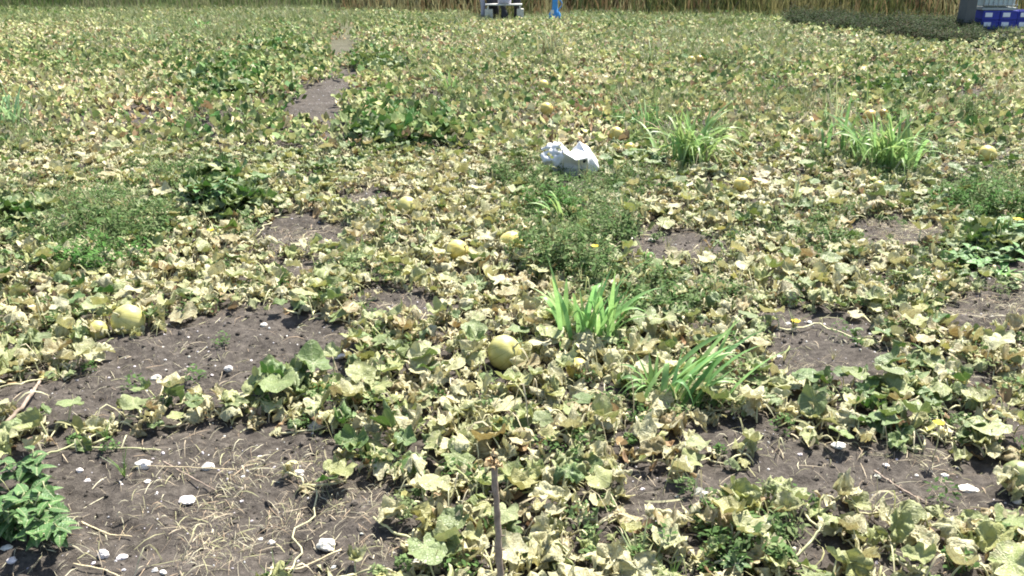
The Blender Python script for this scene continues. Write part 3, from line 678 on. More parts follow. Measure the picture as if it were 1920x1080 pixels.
weeds('far_thin_grass', 'hazy wild grass over the far field', 8.3, 29, .14, .8, .5, 'grass', (.14,.32), [(.17,.22,.08),(.25,.27,.12),(.36,.34,.19)], 14, M_grass)

# ------------------------------------------------------------------ taller feathery weeds, each a thing
def weed_plant(u, v, r, h, label, pal=GREENS, nl=420, name='weed_plant', big=1.0):
    cx, cy = ground_at(u, v); root = empty(name, (cx, cy, H(cx,cy))); tag(root, label, 'weed', 'tall weeds among the vines')
    mb = MB(); ns = max(5, int(nl/45)); tips = []
    for i in range(ns):
        a = random.uniform(0,6.283); q = r*math.sqrt(random.random()); hh = h*random.uniform(.6,1.05)*(1-.35*q/r)
        b0 = np.array([q*.5*math.cos(a), q*.5*math.sin(a), -.02]); b1 = np.array([q*math.cos(a)+random.uniform(-.03,.03), q*math.sin(a), hh])
        s = np.linspace(0,1,5)[:,None]; P = b0+(b1-b0)*s+np.array([random.uniform(-.03,.03),random.uniform(-.03,.03),0])*np.sin(np.pi*s)
        mb.tube(P, np.linspace(.004,.0015,5), 5, (.16,.20,.08,1)); tips.append(P)
    mb.build('stem', M_weed, root)
    tips = np.array(tips); m = nl; si = rng.integers(0,ns,m); t = rng.random(m)**.6*3.99; i0 = t.astype(int); f = (t-i0)[:,None]
    C = tips[si,i0]*(1-f)+tips[si,np.minimum(i0+1,4)]*f; C += rng.normal(0,1,(m,3))*np.array([.028,.028,.016])*(1.25-.6*t/4)[:,None]*big**.5
    C[:,2] = np.maximum(C[:,2], .005)
    b = rng.uniform(0,6.283,m); el = rng.uniform(-.6,1.0,m); L = (.012+.042*rng.random(m)**1.7)*big; w = L*rng.uniform(.14,.28,m)*(1.3 if big > 1.2 else 1)
    d = np.stack([np.cos(b)*np.cos(el), np.sin(b)*np.cos(el), np.sin(el)],-1); s_ = np.stack([-np.sin(b), np.cos(b), rng.uniform(-.4,.4,m)],-1)
    V = np.stack([C-d*(L/2)[:,None], C+s_*w[:,None], C+d*(L/2)[:,None]-np.array([0,0,.004]), C-s_*w[:,None]],1).reshape(-1,3)
    cols = np.array(pal)[rng.integers(0,len(pal),m)]*rng.uniform(.6,1.3,(m,1))
    link('foliage', mesh('foliage', V, np.arange(4*m).reshape(-1,4), M_weed, True, col=np.column_stack([np.repeat(cols,4,0), np.ones(4*m)])), root)
WP = [(1080,520,.22,.30,900,'tall dark feathery weed directly behind the broad leaved grass'),
 (1010,500,.18,.26,600,'dark feathery weed beside the yellow melon shaded by a leaf'),
 (1140,470,.20,.26,700,'feathery weed holding a yellow flower behind the broad leaved grass'),
 (1040,410,.22,.24,700,'feathery weed below the bright bent grass blade'),
 (1220,590,.22,.20,600,'spreading thin weed between the two broad leaved grasses'),
 (1230,540,.2,.18,500,'low wiry weed behind the spreading thin weed'),
 (960,350,.25,.22,600,'hazy green weed in front of the crumpled end of the white bag'),
 (1030,370,.2,.2,500,'small leaved weed in front of the white bag'),
 (200,500,.22,.22,700,'bright green feathery weed at the front of the weed patch near the field edge'),
 (250,450,.25,.24,700,'green feathery weed behind the bleached leaves of the mound'),
 (150,450,.25,.22,600,'dusky green weed at the field edge side of the weed patch'),
 (330,360,.25,.24,600,'greyish weed beside the dark green bushy vine'),
 (1200,240,.3,.28,600,'bright green weed behind the arching grass tuft'),
 (1840,400,.28,.26,800,'bushy bright green weed above the bare strip at the field edge'),
 (1900,400,.25,.26,700,'leafy green weed beside the pale yellow flower at the field edge'),
 (870,190,.3,.25,500,'green weed around the pale grass blades behind the bag'),
 (170,150,.35,.3,500,'blue green weed with a dark hollow in the far field'),
 (1560,470,.2,.14,500,'low grey green weed behind the large bleached leaves'),
 (1420,1050,.09,.12,260,'dark leafy weed in the front edge vines'),
 (1840,230,.3,.35,500,'blue green weed standing behind the golden melon'),
 (1470,200,.35,.25,420,'hazy green weed patch behind the tall thin stalk'),
 (1350,125,.5,.3,420,'far green weed mound beside the tiny pale and orange melons'),
 (1560,110,.5,.3,380,'dull green weed mound below the weedy bank'),
 (800,130,.45,.3,380,'far weed mound between the path and the hazy pale grass'),
 (950,110,.35,.3,380,'dark far weed with a hollow beside the hazy pale tuft'),
 (120,150,.45,.3,380,'loose far weed mound towards the field edge by dry leaves'),
 (590,40,.4,.4,380,'small leaved far weed beside the upper end of the path'),
 (290,175,.35,.25,380,'green weed in the far dry leaves beyond the faint brown soil'),
 (1720,240,.35,.22,380,'bright green weed between the ochre melons and the golden melon'),
 (700,200,.3,.2,360,'thin weed just beside the wide part of the bare path')]
for (u, v, r, h, nl, lab) in WP:
    pl = GREENS if 'bright' not in lab else [(.07,.17,.04),(.10,.22,.05),(.13,.24,.07)]
    weed_plant(u, v, r*1.3, h*1.15, lab, pl, int(nl*1.5))

# broadleaf weed in the near corner: big pointed leaves
def broad_leaf_mesh(seed, L=.075):
    rg = np.random.default_rng(seed); s = np.linspace(0,1,7); w = .36*np.sin(np.pi*s**.8)**.85*(1-.25*s)+.004
    P = []
    for i, t in enumerate(s):
        for k_ in (-1,-.5,0,.5,1):
            P.append((k_*w[i]*(1+.08*math.sin(9*t+k_)), t, -.35*t*t+.16*abs(k_)*w[i]*3*.5+rg.uniform(-.012,.012)))
    V = np.array(P)*L; q = [(i*5+j,i*5+j+1,i*5+j+6,i*5+j+5) for i in range(6) for j in range(4)]
    uv = np.array([(p[0]*.5, p[1]) for p in P])
    return mesh('broad_leaf', V, q, M_leaf, uv=uv)
BL = [broad_leaf_mesh(300+i) for i in range(5)]
def broadleaf(u, v, label, n_st=4, h=.16, r=.12, leaf_s=1.0, col=(.07,.19,.05)):
    cx, cy = ground_at(u, v); root = empty('broadleaf_weed', (cx,cy,H(cx,cy))); tag(root, label, 'weed', 'broad leaved weeds')
    for i in range(n_st):
        a = random.uniform(0,6.283); q = r*random.uniform(.2,1); hh = h*random.uniform(.6,1.1)
        b1 = Vector((q*math.cos(a), q*math.sin(a), hh)); mb = MB(); s = np.linspace(0,1,5)[:,None]
        P = np.array(b1)[None]*s; mb.tube(P, np.linspace(.0035,.002,5), 5); mb.build('stem', M_petiole, root)
        for k_ in range(9):
            t = .35+.65*k_/8; p = b1*t; L = random.uniform(.7,1.15)*(1.15-.35*t)*leaf_s
            o = link('leaf', random.choice(BL), root, p, (random.uniform(-.2,.6), random.uniform(-.3,.3), k_*2.4+a), (L,L,L))
            j = random.uniform(.75,1.3); o.color = (col[0]*j, col[1]*j, col[2]*j, 0)
random.seed(5)
for (u, v, lab) in [(30,985,'glossy green broadleaf weed at the lower field corner, its rear plant'),(95,960,'small upright broadleaf weed nearest the white flints'),
                    (40,1000,'broadleaf weed touching the bare soil in the near corner'),(125,1000,'outermost low broadleaf sprig with one large pointed leaf'),
                    (-30,930,'broadleaf weed cut by the picture edge beside the bare soil'),(55,905,'rearmost short broadleaf weed under the thick pale runner'),(-10,1000,'broadleaf weed at the frame edge next to the flat pale flint')]:
    broadleaf(u, v, lab, 4, .15, .13, .9, (.085,.17,.05))
broadleaf(1360,1065,'dark broadleaf weed between forked petioles at the front edge',2,.07,.07,.7,(.06,.12,.035))
broadleaf(1895,455,'bright broadleaf weed under the pale yellow flower',8,.16,.22,1.1,(.10,.24,.05))
broadleaf(1830,500,'low bright broadleaf weed beside the stony strip',8,.12,.22,1.1,(.10,.22,.05))
broadleaf(400,400,'green leafy weed merging into the dark bushy vine',7,.22,.2,1.1,(.08,.19,.05))

# ------------------------------------------------------------------ grass plants with blades one by one
def grass(u, v, label, n, L, w, spread, col, leanx=0, leany=0, cat='grass plant', up=.9):
    cx, cy = ground_at(u, v); root = empty('grass_plant', (cx,cy,H(cx,cy))); tag(root, label, cat, 'wild grass plants')
    for i in range(n):
        a = random.uniform(0,6.283); l = L*1.25*random.uniform(.55,1.1); ww = w*1.25*random.uniform(.7,1.2); out = spread*random.uniform(.2,1)
        dx, dy = math.cos(a)*out+leanx, math.sin(a)*out+leany; hl = math.hypot(dx,dy)+1e-6; seg = 9; V = []
        nx, ny = -dy/hl, dx/hl; dead = random.random() < (.06 if n > 24 else 0); droop = random.uniform(.15,.95)*min(1.1,out+.35)
        tw = random.uniform(-1.2,1.2)
        bx = random.gauss(0,1)*L*(.16 if n > 20 else .05); by = random.gauss(0,1)*L*(.12 if n > 20 else .04)
        for k_ in range(seg+1):
            s = k_/seg; px = bx+dx*l*s**1.3; py = by+dy*l*s**1.3; pz = l*(up*s-droop*s*s*s)-.01
            wd_ = ww*(.45+.75*math.sin(math.pi*min(1,s*1.05+.12))**.8)*(1-s**6) if s < 1 else .0004
            ct, st_ = math.cos(tw*s), math.sin(tw*s)
            for kk in (-1,0,1): V.append((px+nx*kk*wd_*ct, py+ny*kk*wd_*ct, pz+kk*wd_*st_+(abs(kk)*.25*wd_)))
        V = np.array(V); V[:,2] = np.maximum(V[:,2], -.01)
        q = [(j*3+i2,j*3+i2+1,j*3+i2+4,j*3+i2+3) for j in range(seg) for i2 in range(2)]
        j = random.uniform(.7,1.25); c = (col[0]*j*random.uniform(.9,1.2), col[1]*j, col[2]*j, 1) if not dead else (.5*j,.42*j,.24*j,1)
        link('blade', mesh('blade', V, q, M_grass, True, col=np.tile(c,(len(V),1))), root)
    return root
BR = (.24,.43,.14); PG = (.27,.42,.14); LG = (.38,.46,.23)
grass(1105,640,'bright green broad leaved grass standing in the shade hollow at the middle',34,.42,.0085,.62,BR,.0,-.05,up=1.0)
grass(1135,635,'arching side shoot beside the bright broad leaved grass',12,.32,.008,.5,BR,.4,.1)
grass(1065,625,'small pale side shoot before the bright broad leaved grass',12,.30,.012,.4,PG,-.3,0)
grass(1270,760,'broad leaved grass leaning over towards the bare hollow',26,.40,.008,.50,BR,.50,.2,up=.8)
grass(1225,735,'small grass spray below the leaning broad grass',16,.20,.006,.8,BR,-.2,0)
grass(1055,430,'single bent bright grass stem above the dark feathery weeds',7,.36,.010,.3,PG,-.45,0)
grass(1290,310,'large arching grass tuft behind the yellow cream leaves',85,.58,.009,.95,PG,up=.95)
grass(1230,300,'flat pale grass blades beside the pair of small melons',12,.4,.010,.9,PG,-.5,0,up=.5)
grass(1210,250,'bright green grass leaning over the split pair of melons',22,.42,.006,.8,BR,-.2,.1)
grass(1660,320,'wide arching grass tuft with pale tips before the golden melon',85,.58,.009,.95,PG,up=.95)
grass(1590,300,'darker grass tuft with long leaning blades beside the pale tipped tuft',26,.62,.010,.6,(.16,.28,.09),-.3,0)
grass(1570,240,'upright whitish green grass behind the darker tuft',22,.45,.006,.35,LG)
grass(1555,235,'one very tall thin stalk rising from the whitish green grass',2,.95,.005,.12,LG,-.12,0)
grass(1640,222,'tall thin stalk beside the two half hidden ochre melons',2,.9,.006,.08,PG,-.08,0)
grass(845,185,'pale grass with crossed blades in the middle of the field',16,.55,.007,.6,PG,-.2,0)
grass(1490,390,'small pale green grass shoot near the round pale yellow melon',9,.28,.007,.4,LG)
grass(1725,580,'thin pale grass shoot behind the yellowing vine',11,.17,.005,.4,LG,.15,0)
grass(1300,520,'low bright green grass spray at the bare strip',9,.22,.006,.9,BR,.4,0,up=.4)
grass(1210,495,'short grass shoot in front of the bare strip stones',5,.17,.009,.4,BR)
grass(20,240,'pale blue green grass plant at the field edge',26,.6,.010,.6,(.25,.40,.18))
grass(1030,115,'hazy pale grass tuft far behind the bag',60,.6,.008,.55,(.28,.31,.16))
grass(1220,130,'dull green grass tuft in the far field',40,.5,.007,.7,(.2,.25,.11))
grass(1880,520,'bright low grass strip beside the stony ground',26,.2,.006,1,BR,.3,0,up=.4)
grass(290,90,'pale grass arching over far vines near the field edge',30,.5,.008,.6,LG)
grass(380,60,'vivid green grass patch below the tall dry grass',50,.4,.010,.8,(.13,.32,.08))
grass(1200,1060,'stiff grey green grass stems at the front edge between vines',14,.14,.003,.6,LG)
grass(1440,950,'thin dull grass among dark low weeds at the front',16,.13,.002,.7,(.2,.24,.1))
grass(1340,745,'fine green grass in the grey green leaves below the hollow',20,.13,.0025,.8,BR)

# ------------------------------------------------------------------ melons
def melon_material(name, c1, c2, c3):
    m, t, out = mat(name); tc = N(t, 'ShaderNodeTexCoord'); P = tc.outputs['Object']
    n1 = noise(t, P, 14, 5); n2 = noise(t, P, 90, 3)
    c = ramp(t, n1, [(.35, c1), (.55, c2), (.75, c3)])
    sx = N(t, 'ShaderNodeSeparateXYZ'); t.links.new(P, sx.inputs[0]); th = math_(t, 'ARCTAN2', sx.outputs[1], sx.outputs[0])
    st = math_(t, 'ABSOLUTE', math_(t, 'SINE', math_(t, 'MULTIPLY', th, 5))); g = ramp(t, st, [(.04, (.55,.6,.35)), (.2, (1,1,1))])
    c = mixc(t, .7, c, g, 'MULTIPLY'); sp = ramp(t, n2, [(.60, (0,0,0)), (.72, (.6,.6,.6))]); c = mixc(t, sp, c, (.32,.24,.10)); n3 = noise(t, P, 9, 4, .6); bl = ramp(t, n3, [(.60, (0,0,0)), (.68, (.55,.55,.55))]); c = mixc(t, bl, c, (.30,.22,.09)); c = mixc(t, ramp(t, noise(t, P, 5, 2), [(.5,(0,0,0)),(.65,(.5,.5,.5))]), c, (.40,.42,.16))
    prin(t, out, c, .38, .4, bump(t, n2, .12, .002)); return m
M_my = melon_material('yellow_melon_rind', (.55,.44,.11), (.68,.56,.18), (.74,.66,.32))
M_mg = melon_material('green_yellow_melon_rind', (.40,.37,.11), (.50,.46,.17), (.62,.57,.28))
M_mo = melon_material('ochre_melon_rind', (.45,.30,.08), (.58,.42,.13), (.64,.52,.24))
M_md = melon_material('green_melon_rind', (.14,.17,.06), (.24,.26,.10), (.36,.36,.17))
M_mr = melon_material('reddish_melon_rind', (.22,.10,.04), (.34,.17,.07), (.5,.34,.18))
def melon(u, v, px, label, m=None, tilt=0, sq=.92):
    m = m or M_my
    cx, cy, r, zc = melon_spot(u, v, px, sq)
    root = empty('melon', (cx, cy, 0)); tag(root, label, 'melon', 'ripening melons lying in the field')
    nu, nv_ = 40, 22; V = []; sd1, sd2 = random.uniform(0,6), random.uniform(0,6)
    for i in range(nv_+1):
        ph = math.pi*i/nv_
        for j in range(nu):
            th = 2*math.pi*j/nu; rib = 1-.022*(1-abs(math.sin(5*th)))**3*math.sin(ph); rr = r*rib*(1+.05*math.sin(th+sd1)*math.sin(ph)+.03*math.sin(2*th+sd2+ph*2)*math.sin(ph))
            zz = math.cos(ph); dim = -.10*math.exp(-(ph/.22)**2)-.04*math.exp(-((math.pi-ph)/.2)**2)
            V.append((rr*math.sin(ph)*math.cos(th), rr*math.sin(ph)*math.sin(th), r*(zz*1.02+dim*np.sign(zz))*1.0))
    q = [(i*nu+j,(i+1)*nu+j,(i+1)*nu+(j+1)%nu,i*nu+(j+1)%nu) for i in range(nv_) for j in range(nu)]
    b = link('rind', mesh('rind', V, q, m), root, (0,0,zc), (R(55)+tilt, R(10)*random.uniform(-1,1), random.uniform(-1.2,1.2)), (1,1,sq))
    mb = MB(); s = np.linspace(0,1,6)[:,None]; P = np.array([0,0,r*.88])+np.hstack([.02*np.sin(3*s), .01*s, r*.45*s]); mb.tube(P, np.linspace(.005,.0035,6), 7)
    st = mb.build('stalk', M_vine, root); st.location = b.location; st.rotation_euler = b.rotation_euler
    return cx, cy, r
random.seed(9)
MM = {'my': M_my, 'mg': M_mg, 'mo': M_mo, 'md': M_md, 'mr': M_mr}
for a in MEL: melon(*a[:4], MM[a[4]])

# ------------------------------------------------------------------ flowers
M_petal = plain('yellow_petal', (.75,.55,.04), .6, .12, 60, .2, .25)
def flower(u, v, z, label, s=.022):
    cx, cy = ground_at(u, v, z); root = empty('melon_flower', (cx,cy,z)); tag(root, label, 'flower', 'yellow melon flowers')
    for i in range(5):
        a = i*2*math.pi/5; mb = MB(); w = s*.55; ca, sa = math.cos(a), math.sin(a)
        V = [(0,0,0)]+[(ca*r_*s-sa*k_*w, sa*r_*s+ca*k_*w, r_*s*.35+abs(k_)*.1*s) for r_, k_ in ((.5,-.9),(.55,0),(.5,.9),(.95,-.6),(1.1,0),(.95,.6))]
        mb.add(V, [(0,1,2),(0,2,3)]); mb.add(V, [(1,4,5,2),(2,5,6,3)]); o = mb.build('petal', M_petal, root); o.rotation_euler = (0,0,0)
    mb = MB(); gz = H(cx,cy)-z; s_ = np.linspace(0,1,5)[:,None]; mb.tube(np.hstack([.01*np.sin(3*s_), 0*s_, gz*s_]), .002, 5); mb.build('stalk', M_petiole, root)
    root.rotation_euler = (0,0,random.random())
flower(1760,795,.13,'yellow flower in the greener vine above the fallen branch',.020)
flower(1115,463,.18,'yellow flower high in the dark feathery weed')
flower(395,433,.10,'orange yellow flower in front of the dark green bushy vine')
flower(665,690,.08,'yellow flower at the end of the bare mound')
flower(1492,604,.05,'small yellow flower on the bare hollow')
flower(1908,413,.16,'pale yellow flower over the bright broadleaf weed',.03)

# ------------------------------------------------------------------ stones, each a thing
def stone(u, v, wpx, hpx, label, tone_=.72):
    cx, cy = ground_at(u, v); dep = cy*math.cos(TR)+CAM_H*math.sin(TR); r = wpx/2*dep/F
    V, Fc = ico(); import bmesh
    bm = bmesh.new(); bmesh.ops.create_icosphere(bm, subdivisions=3, radius=1)
    sd_ = random.random()*50
    for w_ in bm.verts:
        p = np.array(w_.co); k_ = 1+.45*(float(vnoise([p[0]*1.3+sd_],[p[1]*1.3+p[2]*2.1],5)[0])-.5)+.2*(float(vnoise([p[0]*3+sd_],[p[1]*3+p[2]*3.7],6)[0])-.5)
        w_.co = Vector((p[0]*k_*r, p[1]*k_*r*.8, p[2]*k_*r*min(1,.85*hpx/wpx+.05)))
    me = bpy.data.meshes.new('stone'); bm.to_mesh(me); bm.free(); me.materials.append(M_stone)
    a = me.color_attributes.new('tint','FLOAT_COLOR','POINT'); c = (tone_, tone_*random.uniform(.90,.96), tone_*random.uniform(.78,.88), 1)
    a.data.foreach_set('color', np.tile(c,len(me.vertices)).astype(np.float32))
    for p in me.polygons: p.use_smooth = False
    o = link('stone', me, None, (cx,cy,H(cx,cy)+r*.25*hpx/wpx), (0,0,random.uniform(-.4,.4)))
    tag(o, label, 'stone', 'white flints on the bare soil')
STN = [(268,871,30,24,'plump white flint level with its twin near the stalky row'),(389,872,25,22,'white twin flint closer to the dead branch'),
 (192,1032,22,30,'upright angular white flint near the broadleaf weed'),(226,1035,22,12,'small flat flint beside the upright one'),
 (292,705,18,14,'single white flint on the big bare mound'),(613,1020,38,30,'largest round white flint at the front edge of the straw'),
 (592,792,32,28,'big white stone beside the grey green vine'),(350,930,34,10,'long thin flint in the straw'),(561,889,20,14,'white flint in front of the grey green vine'),
 (428,692,16,14,'small white flint on the mound above the stalky row'),(162,893,12,8,'tiny flint above the broadleaf weed, one of a trio'),
 (276,896,14,8,'little flat flint under the plump one'),(147,872,14,9,'small dull flint near the withered runner'),(1818,906,34,10,'flat white slab stone at the field edge'),
 (1907,938,16,14,'white pebble below the flat slab stone'),(1860,984,18,12,'pale pebble in front of the fallen branch end'),(1573,833,26,13,'pinkish white flint at the crest of the bare slope'),
 (1774,880,15,10,'pebble beside the foot of the leaf shade'),(1720,884,9,7,'tiny pebble on the bare slope'),(636,664,26,13,'flat white stone where the mound ends'),
 (1488,1028,12,12,'white pebble in the black hollow among petioles'),(783,1062,20,20,'white flint at the front edge below a black hole'),(305,1069,14,12,'pebble at the very front edge of the soil'),
 (290,1068,12,10,'pebble touching another at the very front edge'),(508,1007,14,8,'small flint on smooth soil near the straw'),(970,1041,16,15,'round white pebble beside the stake'),
 (1222,449,14,9,'white stone on the narrow bare strip'),(1180,441,16,6,'flat stone at the start of the narrow bare strip'),(1206,566,14,9,'white pebble in the wiry weeds'),
 (1075,586,12,14,'white pebble in the shade of the broad leaved grass'),(20,1045,18,12,'flint at the corner of the soil'),(12,1025,22,8,'flat pale flint near the corner'),
 (495,612,14,9,'small flint on the mound rim'),(487,1000,10,6,'tiny pale chip beside the straw'),(1662,870,12,8,'pale chip in straw on the slope'),(1790,1018,14,8,'pale pebble under the ribbed leaves'),
 (790,797,14,12,'white flint among grey green leaves'),(1477,610,12,6,'flint at the edge of the bare hollow'),(1517,608,10,8,'small flint in the bare hollow'),(1460,672,14,8,'pale flint at the lower edge of the bare hollow')]
for a in STN: stone(*a)

# ------------------------------------------------------------------ sticks and stalks
def stick(name, pts, r, label, cat, m=M_wood, twigs=0, head=None):
    """pts: (u, v, height above the ground) along the stick"""
    P = []
    for (u, v, z) in pts: cx, cy = ground_at(u, v, z); P.append((cx, cy, z+hgt(np.array([cx]),np.array([cy]))[0]*(1 if z < .1 else 0)))
    P = np.array(P); s0 = np.linspace(0,1,len(P)); s1 = np.linspace(0,1,14); Q = np.stack([np.interp(s1,s0,P[:,k_]) for k_ in range(3)],-1)
    Q[1:-1] += rng.normal(0,r*.25,(12,3)); root = empty(name, tuple(Q[0])); tag(root, label, cat); mb = MB()
    mb.tube(Q-Q[0], r*(1-.35*s1)*rng.uniform(.85,1.15,14), 8); mb.build('shaft', m, root)
    for i in range(twigs):
        k_ = random.randint(2,12); p = Q[k_]-Q[0]; d = np.array([random.uniform(-1,1),random.uniform(-1,1),random.uniform(.1,1)])*r*random.uniform(4,12)
        mb = MB(); mb.tube([p, p+d*.5, p+d+np.array([0,0,-r])], [r*.3,r*.25,r*.15], 5); mb.build('twig', m, root)
    return root, Q
# the stake: an upright weathered stem close to the camera
bx_, by_ = 1.0, 2.0
sx0, sy0 = ground_at(938, 1085); top_z = .40
P = [np.array([sx0+.004, sy0-.10, -.05]), np.array([sx0, sy0-.08, .1]), np.array([sx0-.006, sy0-.05, .25])]
z_t = None
for zt in np.linspace(.2,.7,400):
    uu, vv = uv_of(sx0-.02, sy0-.03, zt)
    if vv < 872: z_t = zt; break
P.append(np.array([sx0-.016, sy0-.03, z_t])); P = np.array(P)
s1 = np.linspace(0,1,24); Q = np.stack([np.interp(s1,np.linspace(0,1,4),P[:,k_]) for k_ in range(3)],-1); Q[1:] += rng.normal(0,.0012,(23,3))
root = empty('wooden_stake', (sx0, sy0, 0)); tag(root, 'rough brown wooden stake standing upright at the front edge of the field', 'stake')
mb = MB(); mb.tube(Q-np.array([sx0,sy0,0]), np.linspace(.0112,.0085,24)*rng.uniform(.88,1.12,24), 9); mb.build('shaft', M_wood, root)
for i in range(7):
    t = random.uniform(.2,.95); p = np.array([np.interp(t,s1,Q[:,k_]) for k_ in range(3)])-np.array([sx0,sy0,0]); d = np.array([random.choice([-1,1])*random.uniform(.01,.03),random.uniform(-.01,.01),random.uniform(.002,.015)])
    mb = MB(); mb.tube([p,p+d*.6,p+d], [.0025,.002,.001], 5); mb.build('twig', M_wood, root)
M_husk = plain('dry_husk', (.50,.38,.22), .8, .4, 60, .2, .2)
tp = Q[-1]-np.array([sx0,sy0,0])
for i in range(7):
    V, q, tri, _ = blade('dry', np.random.default_rng(i), 3, 12); mb = MB(); Rm = rotm(random.uniform(-1.4,1.4), random.uniform(0,6))
    V = V@Rm.T*random.uniform(.014,.026)+tp+np.array([random.uniform(-.015,.015),random.uniform(-.01,.01),random.uniform(-.005,.035)]); mb.add(V,q); mb.add(V,tri); mb.build('husk', M_husk, root)
stick('fallen_branch', [(1640,878,.01),(1700,918,.012),(1765,950,.01)], .0048, 'dark thin fallen branch lying down the bare slope', 'branch', twigs=4)
stick('fallen_branch', [(305,858,.02),(345,880,.015),(405,915,.01)], .0032, 'thin dark twig below the stalky row pointing to the straw', 'branch', twigs=4)
stick('fallen_branch', [(10,795,.02),(45,765,.04),(75,718,.03)], .009, 'thick dark weathered branch at the field edge above the stalky row', 'branch', twigs=3)
M_dry = plain('dry_stalk', (.58,.48,.30), .7, .25, 30, .2)
stick('dry_stalk', [(1480,1055,.01),(1515,1020,.05),(1540,980,.09)], .005, 'thick pale forked stalk over the black hollow', 'stalk', M_petiole, 2)
stick('dry_stalk', [(800,1020,.01),(740,1005,.015),(700,975,.03)], .0045, 'long pale runner tip rising to a cupped leaf at the straw', 'stalk', M_petiole, 1)
stick('dry_stalk', [(440,880,.01),(360,870,.02),(250,865,.02)], .002, 'long straight straw across the plump flints', 'stalk', M_dry, 1)
stick('dry_stalk', [(150,965,.008),(200,982,.012),(245,995,.01)], .003, 'pale straw lying below the broadleaf weed', 'stalk', M_dry, 3)
stick('dry_stalk', [(135,1045,.008),(190,1062,.012),(230,1080,.01)], .003, 'pale straw at the very front under the upright flint', 'stalk', M_dry, 2)
stick('dry_stalk', [(500,1060,.008),(560,1065,.012),(640,1030,.02)], .004, 'bent pale root reaching to the largest round flint', 'stalk', M_dry, 3)
stick('dry_stalk', [(340,1045,.01),(352,1010,.06),(362,985,.09)], .0025, 'broken straw poking up out of the straw patch, the taller', 'stalk', M_dry)
stick('dry_stalk', [(366,1025,.01),(380,1010,.04),(392,996,.05)], .0025, 'broken straw poking up out of the straw patch, the shorter', 'stalk', M_dry)
stick('dry_stalk', [(60,855,.01),(120,840,.012),(200,800,.03)], .005, 'thick pale runner crossing the soil above the broadleaf weed', 'stalk', M_petiole, 2)
stick('dry_stalk', [(130,832,.01),(230,832,.012),(300,838,.02)], .004, 'pale runner with curled end beside the lobed leaves', 'stalk', M_petiole, 3)
def flower_stalk(u0, v0, u1, z, label):
    root, Q = stick('seed_stalk', [(u0,v0,.0),((u0+u1)/2,v0,z*.5),(u1,v0,z)], .0018, label, 'stalk', M_dry)
    x0, y0 = ground_at(u0, v0); 
    return root, Q
def upright(u0, v0, u1, v1, r, label, head=None, lean=.0):
    x0, y0 = ground_at(u0, v0); y1 = y0+lean; zt = .05
    for zt in np.linspace(.01,1.2,1200):
        if uv_of(0, y1, zt)[1] < v1: break
    dep = y1*math.cos(TR)-(zt-CAM_H)*math.sin(TR); x1 = (u1-960)/F*dep
    root = empty('seed_stalk', (x0,y0,H(x0,y0))); tag(root, label, 'stalk', 'thin dry seed stalks'); s = np.linspace(0,1,8)[:,None]
    d = np.array([x1-x0, y1-y0, zt-H(x0,y0)]); P = d*s+np.array([.012,0,0])*np.sin(np.pi*s); mb = MB(); mb.tube(P, np.linspace(r,r*.6,8), 5); mb.build('shaft', M_dry, root)
    if head:
        for i in range(6):
            V, q, tri, _ = blade('dry', np.random.default_rng(60+i), 2, 10); V = V@rotm(random.uniform(-1,1),random.uniform(0,6)).T*head*random.uniform(.6,1.1)+d+np.array([random.uniform(-1,1)*head*.6,0,random.uniform(-.3,.3)*head])
            mb = MB(); mb.add(V,q); mb.add(V,tri); mb.build('seed_head', M_pale, root)
M_pale = plain('pale_seed_head', (.75,.72,.62), .8, .12, 60, .2, .3)
upright(1626,985,1645,893,.0018,'thin stalk with white seed head in front of the bare slope',.011)
upright(1335,1010,1316,925,.002,'thin stalk with cream seed head over the dark low weeds',.018)
upright(1655,880,1660,800,.0015,'bare upright straw at the crest of the bare slope')
upright(1185,800,1180,690,.0025,'bare pale petiole standing above the crumpled cream leaves')
upright(1135,890,1128,790,.002,'stiff pale stem beside the black gap in the leaves')
upright(1470,390,1473,350,.003,'thin pale stalk near the round pale yellow melon')
upright(1160,470,1110,435,.003,'leaning straw over the feathery weeds',None,.15)

